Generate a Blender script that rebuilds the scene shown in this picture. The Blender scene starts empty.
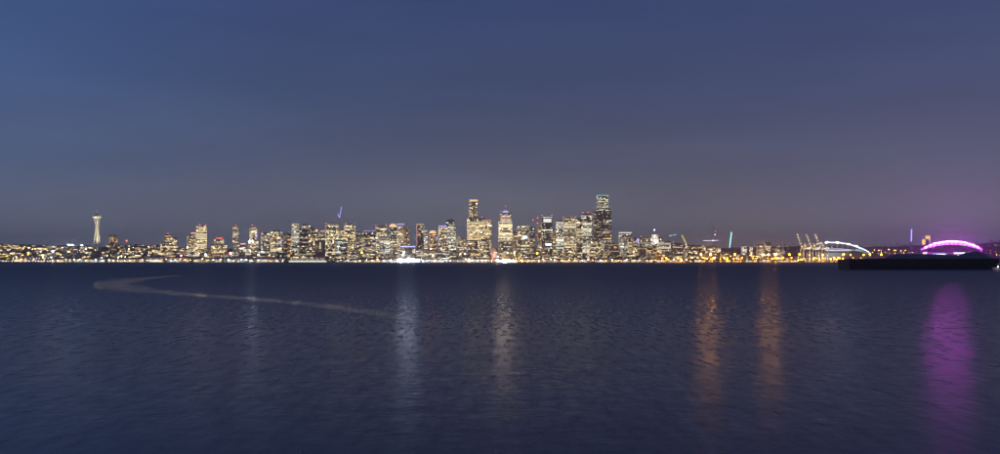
import bpy, math, random
from mathutils import Vector, Matrix
R = math.radians
rnd = random.Random(20)
scene = bpy.context.scene
C = scene.collection

# ------------------------------------------------------------------ camera
F = 930.0            # focal length in photo pixels (1000 px wide)
CH = 7.0             # camera height above the water
HY = 261.2           # photo row of the horizon
cam = bpy.data.cameras.new('camera')
cam.sensor_width = 36.0
cam.lens = 36.0 * F / 1000.0
cam.shift_y = (HY - 227.0) / 1000.0
cam.clip_start = 0.5
cam.clip_end = 60000
camo = bpy.data.objects.new('camera', cam)
camo.location = (0, 0, CH)
camo.rotation_euler = (R(90), 0, 0)
C.objects.link(camo)
scene.camera = camo

# ------------------------------------------------------------------ render + exposure
vs = scene.view_settings
vs.view_transform = 'Standard'
vs.look = 'None'
vs.exposure = 0.0
vs.gamma = 1.0
vs.use_curve_mapping = False
scene.render.engine = 'CYCLES'
cy = scene.cycles
cy.use_denoising = True
cy.filter_width = 1.6
cy.max_bounces = 4
cy.diffuse_bounces = 2
cy.glossy_bounces = 2
cy.use_light_tree = True
cy.sample_clamp_indirect = 6.0
cy.use_adaptive_sampling = False

# ------------------------------------------------------------------ world: dusk sky
world = bpy.data.worlds.new('World')
scene.world = world
world.use_nodes = True
wn = world.node_tree
wn.nodes.clear()
wl = wn.links.new
def wnode(t, **kw):
    n = wn.nodes.new(t)
    for k, v in kw.items():
        setattr(n, k, v)
    return n
def wmath(op, a, b=None, c=None, clamp=False):
    n = wnode('ShaderNodeMath', operation=op, use_clamp=clamp)
    for i, v in enumerate((a, b, c)):
        if v is None: continue
        if isinstance(v, (int, float)): n.inputs[i].default_value = v
        else: wl(v, n.inputs[i])
    return n.outputs[0]
wout = wnode('ShaderNodeOutputWorld')
wbg = wnode('ShaderNodeBackground')
wbg.inputs['Strength'].default_value = 0.1
wl(wbg.outputs[0], wout.inputs[0])
tc = wnode('ShaderNodeTexCoord')
sep = wnode('ShaderNodeSeparateXYZ')
wl(tc.outputs['Generated'], sep.inputs[0])
sky = wnode('ShaderNodeTexSky', sky_type='NISHITA')
sky.sun_disc = False
sky.sun_elevation = R(-4.0)
sky.sun_rotation = R(185)
ramp = wnode('ShaderNodeValToRGB')
el = ramp.color_ramp.elements
SKY = [(0.0, (2.35, 2.30, 2.62)), (0.04, (1.68, 1.72, 2.16)), (0.10, (.90, 1.07, 1.74)), (0.18, (.55, .78, 1.66)),
       (0.28, (.40, .62, 1.66)), (0.5, (.20, .34, 1.10)), (1.0, (.10, .18, .70))]
while len(el) < len(SKY): el.new(0.5)
for e, (p, c) in zip(el, SKY):
    e.position = p; e.color = (*c, 1)
zc = wmath('MAXIMUM', sep.outputs['Z'], 0.0)
wl(zc, ramp.inputs[0])
def lobe(px, py, n):
    d = Vector(((px - 500) / F, 1, (HY - py) / F)).normalized()
    dn = wnode('ShaderNodeVectorMath', operation='DOT_PRODUCT')
    wl(tc.outputs['Generated'], dn.inputs[0]); dn.inputs[1].default_value = d
    return wmath('POWER', wmath('MAXIMUM', dn.outputs['Value'], 0.0), n)
def addcol(prev, fac, col):
    m = wnode('ShaderNodeMix', data_type='RGBA', blend_type='ADD')
    wl(fac, m.inputs[0]); wl(prev, m.inputs[6]); m.inputs[7].default_value = (*col, 1)
    return m.outputs[2]
# thin high cloud, hardly visible
mp = wnode('ShaderNodeMapping'); mp.inputs['Scale'].default_value = (2.0, 2.0, 12.0); mp.inputs['Rotation'].default_value = (0, R(10), 0)
wl(tc.outputs['Generated'], mp.inputs[0])
nz = wnode('ShaderNodeTexNoise'); nz.inputs['Scale'].default_value = 1.6; nz.inputs['Detail'].default_value = 5
wl(mp.outputs[0], nz.inputs[0])
cl = wmath('MULTIPLY_ADD', nz.outputs[0], 0.44, 0.78)
sc_ = wnode('ShaderNodeVectorMath', operation='SCALE')
wl(ramp.outputs[0], sc_.inputs[0]); wl(cl, sc_.inputs['Scale'])
cur = sc_.outputs[0]
cur = addcol(cur, lobe(985, 236, 120), (.30, .18, .32))
cur = addcol(cur, lobe(1000, 230, 26), (.12, .07, .12))      # violet sky glow over the lit arena
cur = addcol(cur, lobe(960, 240, 500), (.22, .04, .28))
cur = addcol(cur, lobe(-80, 30, 30), (.12, .40, 1.0))        # last blue of dusk at the left
cur = addcol(cur, lobe(620, 300, 40), (.10, .06, .02))      # warm sky glow over the city
skm = wnode('ShaderNodeVectorMath', operation='SCALE'); skm.inputs['Scale'].default_value = 0.4
wl(sky.outputs[0], skm.inputs[0])
ad = wnode('ShaderNodeVectorMath', operation='ADD')
wl(cur, ad.inputs[0]); wl(skm.outputs[0], ad.inputs[1])
wl(ad.outputs[0], wbg.inputs[0])

# ------------------------------------------------------------------ last afterglow as a very weak, wide sun
sl = bpy.data.lights.new('sun', 'SUN')
sl.energy = 0.02; sl.angle = R(12); sl.color = (1, .9, .85)
slo = bpy.data.objects.new('sun', sl)
slo.rotation_euler = (R(84), 0, R(-5))
C.objects.link(slo)

# ------------------------------------------------------------------ materials
def mat(name, col, rough=0.7, metal=0.0, noise=None, nscale=1.0):
    m = bpy.data.materials.new(name); m.use_nodes = True
    nt = m.node_tree; b = nt.nodes['Principled BSDF']
    b.inputs['Base Color'].default_value = (*col, 1)
    b.inputs['Roughness'].default_value = rough
    b.inputs['Metallic'].default_value = metal
    if noise:
        t = nt.nodes.new('ShaderNodeTexCoord'); n = nt.nodes.new('ShaderNodeTexNoise')
        n.inputs['Scale'].default_value = nscale; n.inputs['Detail'].default_value = 4
        nt.links.new(t.outputs['Object'], n.inputs[0])
        r = nt.nodes.new('ShaderNodeValToRGB')
        r.color_ramp.elements[0].position = .3; r.color_ramp.elements[1].position = .7
        r.color_ramp.elements[0].color = (*[c * (1 - noise) for c in col], 1)
        r.color_ramp.elements[1].color = (*[min(1, c * (1 + noise)) for c in col], 1)
        nt.links.new(n.outputs[0], r.inputs[0]); nt.links.new(r.outputs[0], b.inputs['Base Color'])
    return m
def emit(name, col, s, sampling='AUTO'):
    m = bpy.data.materials.new(name); m.use_nodes = True
    b = m.node_tree.nodes['Principled BSDF']
    b.inputs['Base Color'].default_value = (.3, .3, .3, 1)
    b.inputs['Emission Color'].default_value = (*col, 1)
    b.inputs['Emission Strength'].default_value = s
    m.cycles.emission_sampling = sampling if s >= 6.5 else 'NONE'   # small glows are found by bounced rays alone
    return m
def facade(name, col, floor=3.8, bay=4.5):
    """masonry or metal skin with a regular grid of unlit glass"""
    m = bpy.data.materials.new(name); m.use_nodes = True
    nt = m.node_tree; b = nt.nodes['Principled BSDF']; L = nt.links.new
    t = nt.nodes.new('ShaderNodeTexCoord'); s = nt.nodes.new('ShaderNodeSeparateXYZ'); L(t.outputs['Object'], s.inputs[0])
    def mt(op, a, bb):
        n = nt.nodes.new('ShaderNodeMath'); n.operation = op
        for i, v in enumerate((a, bb)):
            if isinstance(v, (int, float)): n.inputs[i].default_value = v
            else: L(v, n.inputs[i])
        return n.outputs[0]
    h = mt('ADD', s.outputs[0], s.outputs[1])
    a1 = mt('GREATER_THAN', mt('FRACT', mt('DIVIDE', mt('ADD', h, 1000.0), bay), 0.0), .25)
    a2 = mt('GREATER_THAN', mt('FRACT', mt('DIVIDE', s.outputs[2], floor), 0.0), .35)
    g = mt('MULTIPLY', a1, a2)
    mx = nt.nodes.new('ShaderNodeMix'); mx.data_type = 'RGBA'
    L(g, mx.inputs[0]); mx.inputs[6].default_value = (*col, 1); mx.inputs[7].default_value = (.03, .035, .045, 1)
    L(mx.outputs[2], b.inputs['Base Color'])
    L(mt('SUBTRACT', .75, mt('MULTIPLY', g, .6)), b.inputs['Roughness'])
    return m

WALLS = {k: facade('facade_' + k, c) for k, c in dict(
    tan=(.44, .33, .22), grey=(.34, .32, .29), dark=(.12, .105, .095), brown=(.28, .16, .10), pink=(.44, .29, .24),
    white=(.60, .56, .50), green=(.26, .29, .25), cream=(.52, .43, .31)).items()}
M = dict(
    shedroof=mat('pale_metal_roof', (.42, .42, .41), .6, 0, .2, .2),
    roof=mat('roof_gravel', (.12, .12, .12), .9, 0, .3, .3),
    concrete=mat('concrete', (.32, .31, .29), .85, 0, .25, .2),
    steel=mat('painted_steel', (.35, .34, .33), .5, .2),
    white=mat('white_paint', (.75, .74, .72), .5, 0, .08, .3),
    crane_cream=mat('crane_cream_paint', (.60, .57, .48), .5, 0, .15, .2),
    crane_yellow=mat('crane_yellow_paint', (.65, .42, .05), .5, 0, .12, .3),
    crane_red=mat('crane_red_paint', (.55, .08, .04), .5, 0, .12, .3),
    timber=mat('timber', (.16, .11, .07), .85, 0, .4, .4),
    redroof=mat('red_metal_roof', (.30, .05, .03), .6, 0, .2, .2),
    houseroof=mat('house_shingle', (.10, .09, .085), .9, 0, .35, .4),
    barge=mat('barge_black_steel', (.02, .016, .017), .55, .2, .5, .15),
    rust=mat('rust_steel', (.10, .045, .025), .8, 0, .5, .3),
    gravel=mat('gravel', (.30, .265, .275), .95, 0, .35, .35),
    tyre=mat('tyre_rubber', (.012, .012, .012), .9),
    leaf=mat('leaf', (.05, .075, .03), .8, 0, .5, .5),
    bark=mat('bark', (.09, .06, .04), .9),
    glass=mat('dark_glass', (.02, .025, .03), .1),
    ferrygreen=mat('ferry_green_paint', (.02, .12, .07), .5),
)
EM = dict(
    warm=emit('lamp_warm_white', (1, .66, .26), 170), white=emit('lamp_white', (1, .92, .78), 160), dock=emit('lamp_dock_blue_white', (.66, .80, 1), 3300), quaywarm=emit('lamp_quay_cream', (1, .74, .50), 4200), amber=emit('lamp_amber', (1, .32, .010), 24), stad_streak_lamp=emit('streak_lamp_stadium', (.80, .88, 1), 3500), strong=emit('lamp_sodium_strong', (1, .40, .05), 3700), redsign=emit('sign_red_bright', (1, .06, .05), 140), stadium=emit('lamp_stadium_white', (.82, .90, 1), 6.0),
    cool=emit('lamp_cool_white', (.75, .85, 1), 1300), sodium=emit('lamp_sodium', (1, .34, .005), 260),
    violet=emit('lamp_violet_white', (.72, .68, 1), 12), red=emit('beacon_red', (1, .09, .09), 11),
    ledblue=emit('led_blue', (.30, .30, 1), 4.2), ledcyan=emit('led_cyan', (.30, .85, .90), 3.8),
    ledgreen=emit('led_green', (.18, .62, .42), 1.25), ledwhite=emit('led_white', (.85, .92, 1), 3.0),
    ledyellow=emit('led_yellow', (.95, .66, .06), 3.2), ledorange=emit('led_orange', (1, .62, .25), 1.6),
    ledviolet=emit('led_violet', (.42, .36, 1), 2.0), ledred=emit('led_red', (1, .12, .08), 4.0),
    ledpink=emit('led_pink', (1, .45, .50), 2.2), gold=emit('sign_gold', (1, .62, .12), 1.6),
    arena=emit('led_magenta', (.72, .05, 1), 14.0), arena_streak_lamp=emit('streak_lamp_magenta', (.88, .05, 1), 10500), arena_core=emit('led_pink_white', (.95, .62, 1), 5.0), wheelred=emit('led_wheel_red', (1, .16, .10), 1.6), domeblue=emit('led_dome_blue', (.50, .58, 1), 1.25), ledrose=emit('led_rose', (.9, .30, .28), .8),
    creamlit=emit('lit_cream_band', (1, .88, .58), 1.25), cyanwash=emit('led_cyan_blue', (.20, .60, 1), 2.0),
    whitewash=emit('lit_white_band', (1, .97, .88), 1.3), goldwash=emit('lit_sodium_band', (1, .52, .10), 2.6),
    dimband=emit('lit_dim_band', (1, .78, .48), .38), cyandim=emit('lit_cyan_band', (.25, .62, .85), .9), goldlow=emit('lit_low_sodium', (1, .48, .10), .55),
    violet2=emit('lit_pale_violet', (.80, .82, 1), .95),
    magenta=emit('sign_magenta', (1, .12, .45), 4.0), yellowlit=emit('lit_yellow', (.95, .80, .20), 1.8),
)
mw = bpy.data.materials.new('lit_windows'); mw.use_nodes = True
_b = mw.node_tree.nodes['Principled BSDF']
_a = mw.node_tree.nodes.new('ShaderNodeAttribute'); _a.attribute_name = 'glow'
_b.inputs['Base Color'].default_value = (.05, .05, .05, 1); _b.inputs['Roughness'].default_value = .2
mw.node_tree.links.new(_a.outputs['Color'], _b.inputs['Emission Color'])
_b.inputs['Emission Strength'].default_value = 1.0
mw.cycles.emission_sampling = 'NONE'

# ------------------------------------------------------------------ mesh helpers
class MB:
    def __init__(s): s.v = []; s.f = []; s.c = []
    def quad(s, pts, col=None):
        n = len(s.v); s.v += pts; s.f.append(tuple(range(n, n + len(pts)))); s.c.append(col or (1, 1, 1))
        return s
    def box(s, x0, x1, y0, y1, z0, z1, taper=1.0):
        n = len(s.v); cx, cy_ = (x0 + x1) / 2, (y0 + y1) / 2
        for z, k in ((z0, 1), (z1, taper)):
            for x, y in ((x0, y0), (x1, y0), (x1, y1), (x0, y1)):
                s.v.append((cx + (x - cx) * k, cy_ + (y - cy_) * k, z))
        for f in ((3, 2, 1, 0), (4, 5, 6, 7), (0, 1, 5, 4), (1, 2, 6, 5), (2, 3, 7, 6), (3, 0, 4, 7)):
            s.f.append(tuple(n + i for i in f)); s.c.append((1, 1, 1))
        return s
    def tube(s, p, q, r0, r1=None, n=6):
        r1 = r0 if r1 is None else r1
        p, q = Vector(p), Vector(q); d = (q - p)
        if d.length < 1e-6: return s
        d.normalize(); a = d.orthogonal().normalized(); b = d.cross(a); k = len(s.v)
        for c, r in ((p, r0), (q, r1)):
            for i in range(n):
                t = 2 * math.pi * i / n
                s.v.append(tuple(c + a * (r * math.cos(t)) + b * (r * math.sin(t))))
        for i in range(n):
            j = (i + 1) % n; s.f.append((k + i, k + j, k + n + j, k + n + i)); s.c.append((1, 1, 1))
        s.f.append(tuple(k + i for i in reversed(range(n)))); s.c.append((1, 1, 1))
        s.f.append(tuple(k + n + i for i in range(n))); s.c.append((1, 1, 1))
        return s
    def lathe(s, prof, cx=0, cy_=0, n=14):
        k = len(s.v)
        for r, z in prof:
            for i in range(n):
                t = 2 * math.pi * i / n; s.v.append((cx + r * math.cos(t), cy_ + r * math.sin(t), z))
        for j in range(len(prof) - 1):
            for i in range(n):
                i2 = (i + 1) % n
                s.f.append((k + j * n + i, k + j * n + i2, k + (j + 1) * n + i2, k + (j + 1) * n + i)); s.c.append((1, 1, 1))
        s.f.append(tuple(k + i for i in reversed(range(n)))); s.c.append((1, 1, 1))
        m_ = k + (len(prof) - 1) * n
        s.f.append(tuple(m_ + i for i in range(n))); s.c.append((1, 1, 1))
        return s
    def ball(s, c, r, n=8, m=5):
        prof = [(max(.01, r * math.sin(math.pi * j / m)), c[2] - r * math.cos(math.pi * j / m)) for j in range(m + 1)]
        return s.lathe(prof, c[0], c[1], n)
    def sweep(s, pts, r, n=5):
        for a, b in zip(pts, pts[1:]): s.tube(a, b, r, r, n)
        return s
    def mesh(s, name, attr=False):
        me = bpy.data.meshes.new(name); me.from_pydata(s.v, [], s.f)
        if attr:
            a = me.attributes.new('glow', 'FLOAT_COLOR', 'FACE')
            a.data.foreach_set('color', [x for c in s.c for x in (c[0], c[1], c[2], 1.0)])
        me.update(); return me
    def build(s, name, m, parent=None, kind=None, attr=False, loc=None):
        me = s.mesh(name, attr); me.materials.append(m)
        o = bpy.data.objects.new(name, me); C.objects.link(o)
        if parent is not None: o.parent = parent
        if loc is not None: o.location = loc
        if kind: o['kind'] = kind
        return o
def thing(name, label, cat, loc=(0, 0, 0), rz=0.0, group=None):
    o = bpy.data.objects.new(name, None); C.objects.link(o)
    o.location = loc; o.rotation_euler = (0, 0, rz); o.empty_display_size = 2
    o['label'] = label; o['category'] = cat
    if group: o['group'] = group
    return o
def tag(o, label=None, cat=None, group=None, kind=None):
    for k, v in (('label', label), ('category', cat), ('group', group), ('kind', kind)):
        if v: o[k] = v
    return o
def wx(px, Y): return (px - 500.0) / F * Y
def wz(py, Y): return CH + (HY - py) / F * Y
def at(px, py, Y): return Vector((wx(px, Y), Y, wz(py, Y)))
def sstep(a, b, x):
    t = min(1, max(0, (x - a) / (b - a))); return t * t * (3 - 2 * t)
def hnoise(x): return math.sin(x * .031 + 1.3) * .5 + math.sin(x * .083 + .4) * .3 + math.sin(x * .19) * .2

# ------------------------------------------------------------------ the setting
def shoreY(px): return 3500.0 - 340.0 * sstep(684, 700, px)
def terrain(px, Y):
    d = Y - shoreY(px)
    z = 3.0
    if d <= 20: return z
    city = 1 - sstep(690, 770, px)
    left = 1 - sstep(120, 260, px)
    z += city * (1 - left) * 78 * sstep(250, 1900, d)
    z += left * (76 + 5 * hnoise(px * 1.5)) * sstep(120, 1250, d)
    z += (1 - city) * (96 + 26 * sstep(900, 1010, px) + 7 * hnoise(px * 2)) * sstep(1700, 2500, d)
    return z
g = MB()
pxs = list(range(-500, 1501, 10))
ds = [0, 20, 60, 120, 200, 300, 400, 500, 650, 800, 1000, 1200, 1400, 1700, 2000, 2300, 2600, 3200, 5000, 9000]
for d in [-.01] + ds:
    for px in pxs:
        Y = shoreY(px) + max(d, 0)
        z = -2.0 if d < 0 else terrain(px, Y)
        g.v.append((wx(px, Y), Y - (0.3 if d < 0 else 0), z))
n = len(pxs)
for j in range(len(ds)):
    for i in range(n - 1):
        g.f.append((j * n + i, j * n + i + 1, (j + 1) * n + i + 1, (j + 1) * n + i)); g.c.append((1, 1, 1))
M['ground'] = mat('city_ground', (.055, .055, .045), .9, 0, .5, .02)
tag(g.build('ground', M['ground']), kind='structure')

# water
wm = bpy.data.materials.new('sea_water'); wm.use_nodes = True
nt = wm.node_tree; b = nt.nodes['Principled BSDF']
b.inputs['Base Color'].default_value = (.005, .014, .060, 1)
b.inputs['Specular Tint'].default_value = (.38, .42, .66, 1)
b.inputs['IOR'].default_value = 1.333
def water_bump(nt, b):
    t = nt.nodes.new('ShaderNodeTexCoord')
    prev = None
    sx_ = nt.nodes.new('ShaderNodeSeparateXYZ'); nt.links.new(t.outputs['Object'], sx_.inputs[0])
    wv = nt.nodes.new('ShaderNodeTexNoise'); wv.inputs['Scale'].default_value = .045; wv.inputs['Detail'].default_value = 4
    nt.links.new(t.outputs['Object'], wv.inputs[0])
    yy = nt.nodes.new('ShaderNodeMath'); yy.operation = 'MULTIPLY_ADD'; nt.links.new(wv.outputs[0], yy.inputs[0]); yy.inputs[1].default_value = 16.0; nt.links.new(sx_.outputs[1], yy.inputs[2])
    lg = nt.nodes.new('ShaderNodeMath'); lg.operation = 'LOGARITHM'; nt.links.new(yy.outputs[0], lg.inputs[0]); lg.inputs[1].default_value = 10
    mr = nt.nodes.new('ShaderNodeMapRange'); mr.inputs[1].default_value = 1.5; mr.inputs[2].default_value = 3.0; nt.links.new(lg.outputs[0], mr.inputs[0])
    cr = nt.nodes.new('ShaderNodeValToRGB'); nt.links.new(mr.outputs[0], cr.inputs[0])
    e = cr.color_ramp.elements
    pts_ = [(0.0, .23), (.10, .23), (.17, .23), (.35, .25), (.7, .36), (1.0, .42)]    # roughness over the log of the distance
    while len(e) < len(pts_): e.new(.5)
    for q, (a_, v_) in zip(e, pts_): q.position = a_; q.color = (v_, v_, v_, 1)
    mpm = nt.nodes.new('ShaderNodeMapping'); mpm.inputs['Scale'].default_value = (1.5, .30, 1); mpm.inputs['Rotation'].default_value = (0, 0, R(8)); nt.links.new(t.outputs['Object'], mpm.inputs[0])
    mot = nt.nodes.new('ShaderNodeTexNoise'); mot.inputs['Scale'].default_value = 1.0; mot.inputs['Detail'].default_value = 7; mot.inputs['Roughness'].default_value = .62
    nt.links.new(mpm.outputs[0], mot.inputs[0])
    mk_ = nt.nodes.new('ShaderNodeMapRange'); mk_.inputs[1].default_value = .33; mk_.inputs[2].default_value = .67; mk_.inputs[3].default_value = .80; mk_.inputs[4].default_value = 1.24
    nt.links.new(mot.outputs[0], mk_.inputs[0])
    rm_ = nt.nodes.new('ShaderNodeMath'); rm_.operation = 'MULTIPLY'; nt.links.new(cr.outputs[0], rm_.inputs[0]); nt.links.new(mk_.outputs[0], rm_.inputs[1])
    nt.links.new(rm_.outputs[0], b.inputs['Roughness'])
    st_ = nt.nodes.new('ShaderNodeMapRange'); st_.inputs[1].default_value = .06; st_.inputs[2].default_value = .32; st_.inputs[3].default_value = .08; st_.inputs[4].default_value = 1.0
    nt.links.new(mr.outputs[0], st_.inputs[0])
    for (sx, sy, scale, dist, det, rot) in ((.16, .20, 1.0, .08, 2, 12), (.90, .80, 1.0, .075, 3, -32), (2.3, 1.9, 1.0, .032, 3, 25)):
        m_ = nt.nodes.new('ShaderNodeMapping'); m_.inputs['Scale'].default_value = (sx, sy, 1); m_.inputs['Rotation'].default_value = (0, 0, R(rot))
        nt.links.new(t.outputs['Object'], m_.inputs[0])
        nn = nt.nodes.new('ShaderNodeTexNoise'); nn.inputs['Scale'].default_value = scale; nn.inputs['Detail'].default_value = det
        nt.links.new(m_.outputs[0], nn.inputs[0])
        bp = nt.nodes.new('ShaderNodeBump'); bp.inputs['Strength'].default_value = 1.0; bp.inputs['Distance'].default_value = dist; nt.links.new(st_.outputs[0], bp.inputs['Strength'])
        nt.links.new(nn.outputs[0], bp.inputs['Height'])
        if prev: nt.links.new(prev.outputs[0], bp.inputs['Normal'])
        prev = bp
    nt.links.new(prev.outputs[0], b.inputs['Normal'])
water_bump(nt, b)
w = MB()
xs = [-9000, -2000, -300, 0, 300, 2000, 9000]; ys = [-300, 0, 100, 400, 1200, 3600]
for y in ys:
    for x in xs: w.v.append((x, y, 0))
for j in range(len(ys) - 1):
    for i in range(len(xs) - 1):
        k = j * len(xs) + i; w.f.append((k, k + 1, k + 1 + len(xs), k + len(xs))); w.c.append((1, 1, 1))
tag(w.build('water', wm), kind='structure')

# ------------------------------------------------------------------ buildings
PAL = dict(
    cream=[(1, 0.733, 0.344), (1, 0.811, 0.464), (1, 0.675, 0.292), (1, 0.868, 0.568)],
    white=[(1, 0.888, 0.636), (.98, 0.926, 0.774), (1, 0.791, 0.464), (1, 0.849, 0.55), (.86, 0.926, 0.808)],
    mixed=[(1, 0.733, 0.361), (1, 0.868, 0.602), (1, 0.598, 0.224), (.92, 0.907, 0.817), (1, 0.772, 0.413), (1, 0.811, 0.43)],
    warm=[(1, 0.56, 0.189), (1, 0.656, 0.275), (1, 0.482, 0.138), (1, 0.772, 0.396)],
    green=[(.98, 0.926, 0.654), (.92, 0.926, 0.671), (1, 0.83, 0.516)],
)
STY = dict(   # lit share, whole-floor band chance, floor height, bay, strength, palette
    dots=dict(lit=.42, band=.02, fp=3.4, bp=4.2, s=.85, pal='mixed'),
    warmdots=dict(lit=.42, band=.02, fp=3.4, bp=4.2, s=.80, pal='warm'),
    creamdots=dict(lit=.50, band=.04, fp=3.4, bp=4.2, s=.95, pal='cream'),
    bands=dict(lit=.52, band=.30, fp=4.0, bp=4.0, s=.95, pal='white'),
    brightbands=dict(lit=.68, band=.45, fp=4.0, bp=4.0, s=1.15, pal='cream'),
    warmbands=dict(lit=.58, band=.30, fp=4.0, bp=4.0, s=.85, pal='cream'),
    greenbands=dict(lit=.52, band=.28, fp=4.0, bp=4.0, s=.72, pal='green'),
    dim=dict(lit=.20, band=.03, fp=3.8, bp=4.4, s=.55, pal='mixed'),
    dark=dict(lit=.10, band=.01, fp=3.8, bp=4.4, s=.60, pal='warm'),
    house=dict(lit=.36, band=.02, fp=3.2, bp=4.6, s=1.0, pal='mixed'),
    houseyellow=dict(lit=.42, band=.02, fp=3.2, bp=4.6, s=1.05, pal='cream'),
    shed=dict(lit=.60, band=.30, fp=4.2, bp=4.0, s=1.1, pal='cream'),
)
GLOW = 2.25
def lit_windows(mb, w_, d_, z0, z1, st, cx=0.0, cy_=0.0, scale=1.0):
    fp, bp = st['fp'], st['bp']
    nf = max(1, int((z1 - z0 - .6) / fp))
    pal = PAL[st['pal']]
    base = [rnd.choice(pal) for _ in range(2)] + pal
    vert = rnd.random() < .35
    for side in range(4):
        wid = w_ if side in (0, 2) else d_
        nb = max(1, int(wid / bp)); pitch = wid / nb
        colp = [rnd.choice((.25, .6, 1.0, 1.5)) if vert else rnd.uniform(.7, 1.3) for _ in range(nb)]
        for f in range(nf):
            zb = z0 + .5 + f * fp + fp * .22; zt = zb + fp * .55
            band = rnd.random() < st['band']
            p = 1.0 if band else min(.95, max(.03, rnd.gauss(st['lit'], .20)))
            on = rnd.random() < p
            fs = rnd.uniform(.75, 1.2)
            c = rnd.choice(base); k = st['s'] * fs * math.exp(rnd.gauss(0, .45))
            for i in range(nb):
                if not band:
                    # runs of lit bays: rooms, not single panes
                    if rnd.random() < .66:
                        on = rnd.random() < p * colp[i]; c = rnd.choice(base); k = st['s'] * fs * math.exp(rnd.gauss(0, .75))
                if not on and not band: continue
                kk = k * (rnd.uniform(.75, 1.15)) * GLOW * scale
                a0 = -wid / 2 + i * pitch + pitch * .12; a1 = a0 + pitch * .76
                o = .12
                if side == 0: q = [(a0, -d_ / 2 - o, zb), (a1, -d_ / 2 - o, zb), (a1, -d_ / 2 - o, zt), (a0, -d_ / 2 - o, zt)]
                elif side == 1: q = [(w_ / 2 + o, a0, zb), (w_ / 2 + o, a1, zb), (w_ / 2 + o, a1, zt), (w_ / 2 + o, a0, zt)]
                elif side == 2: q = [(a1, d_ / 2 + o, zb), (a0, d_ / 2 + o, zb), (a0, d_ / 2 + o, zt), (a1, d_ / 2 + o, zt)]
                else: q = [(-w_ / 2 - o, a1, zb), (-w_ / 2 - o, a0, zb), (-w_ / 2 - o, a0, zt), (-w_ / 2 - o, a1, zt)]
                mb.quad([(x + cx, y + cy_, z) for x, y, z in q], (c[0] * kk, c[1] * kk, c[2] * kk))
ROWS = [3960, 4090, 4220, 4350, 4480]
def tower(label, row, rot, tiers, style, wall, name='office_tower', cat='skyscraper', aspect=.75, beacons=(), bars=(), dome=None,
          spire=None, topdark=False, signs=(), Y=None, group='downtown towers', glow=1.0):
    """tiers: (x0, x1, ytop[, style]) from the widest at the bottom upward, in photo pixels at the tower's own distance"""
    Y = Y or ROWS[row]
    s = Y / F
    x0, x1 = tiers[0][0], tiers[0][1]; pc = (x0 + x1) / 2
    zb = terrain(pc, Y) - 1.5
    t = thing(name, label, cat, (wx(pc, Y), Y, zb), R(rot) - math.atan((pc - 500) / F) * .6, group)
    a = abs(R(rot)); kx = math.cos(a) + aspect * math.sin(a)
    body = MB(); win = MB(); roofs = []
    z = 0.0; boxes = []
    for ti in tiers:
        tx0, tx1, ty = ti[:3]; stl = STY[ti[3] if len(ti) > 3 else style]
        w_ = (tx1 - tx0) * s / kx; d_ = w_ * aspect
        lx = ((tx0 + tx1) / 2 - pc) * s
        zt = wz(ty, Y) - zb
        boxes.append((w_, d_, lx, z, zt, stl)); z = zt
    for i, (w_, d_, lx, z0, z1, stl) in enumerate(boxes):
        body = MB().box(lx - w_ / 2, lx + w_ / 2, -d_ / 2, d_ / 2, z0 if i == 0 else z0 - 1.0, z1)
        body.build('wall', WALLS[wall], t)
        if not topdark or i < len(boxes) - 1:
            lit_windows(win, w_, d_, max(z0, 2), z1, stl, lx, scale=glow)
        # parapet + plant room on the roof
        MB().box(lx - w_ / 2 - .25, lx + w_ / 2 + .25, -d_ / 2 - .25, d_ / 2 + .25, z1 + .003, z1 + 1.1).build('parapet', M['concrete'], t)
    w_, d_, lx, z0, z1, stl = boxes[-1]
    if win.f: win.build('lit_windows', mw, t, 'stuff', True)
    if not dome and not spire and not topdark:
        MB().box(lx - w_ * .28, lx + w_ * .22, -d_ * .2, d_ * .25, z1 + 1.2, z1 + 3.6).build('plant_room', M['roof'], t)
    if dome:
        col, hpx = dome[:2]; h = hpx * s; r = w_ * (.30 if col == 'domeblue' else .48)
        prof = [(r, z1 + 1.2), (r * .97, z1 + 1.2 + h * .35), (r * .80, z1 + 1.2 + h * .68), (r * .45, z1 + 1.2 + h * .92), (r * .08, z1 + 1.2 + h)]
        MB().lathe(prof, lx, 0, 16).build('dome', EM[col] if col in EM else M.get(col, WALLS.get(col)), t)
    if spire:
        MB().tube((lx, 0, z1), (lx, 0, z1 + spire * s), .9, .25).build('antenna', M['steel'], t)
    for (bx0, bx1, by, col, hh) in bars:
        # a lit band wraps the tier it crosses
        zz = wz(by, Y) - zb
        tw = [q for q in boxes if q[3] - 1 <= zz <= q[4] + 3] or [boxes[-1]]
        dd = tw[-1][1] + .7; l0, l1 = (bx0 - pc) * s / kx, (bx1 - pc) * s / kx
        MB().box(l0, l1, -dd / 2, dd / 2, zz - hh / 2, zz + hh / 2).build('light_band', EM[col], t)
    for (sx0, sx1, sy0, sy1, col) in signs:
        dd = max(q[1] for q in boxes if q[3] <= wz(sy1, Y) - zb + 1)
        MB().box((sx0 - pc) * s, (sx1 - pc) * s, -dd / 2 - .8, -dd / 2 - .2, wz(sy1, Y) - zb, wz(sy0, Y) - zb).build('sign', EM[col], t)
    for (bx, by, *cc) in beacons:
        l = (bx - pc) * s; zz = wz(by, Y) - zb
        zr = max([q[4] for q in boxes if abs(l - q[2]) <= q[0] / 2 + 2] or [boxes[-1][4]])
        be = MB().tube((l, 0, zr - .5), (l, 0, max(zz, zr + 1)), .25).build('beacon_mast', M['steel'], t)
        MB().ball((l, 0, max(zz, zr + 1.6)), 1.3).build('beacon', EM[cc[0] if cc else 'red'], be)
    return t

T = tower
G1 = 'north waterfront towers'
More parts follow.
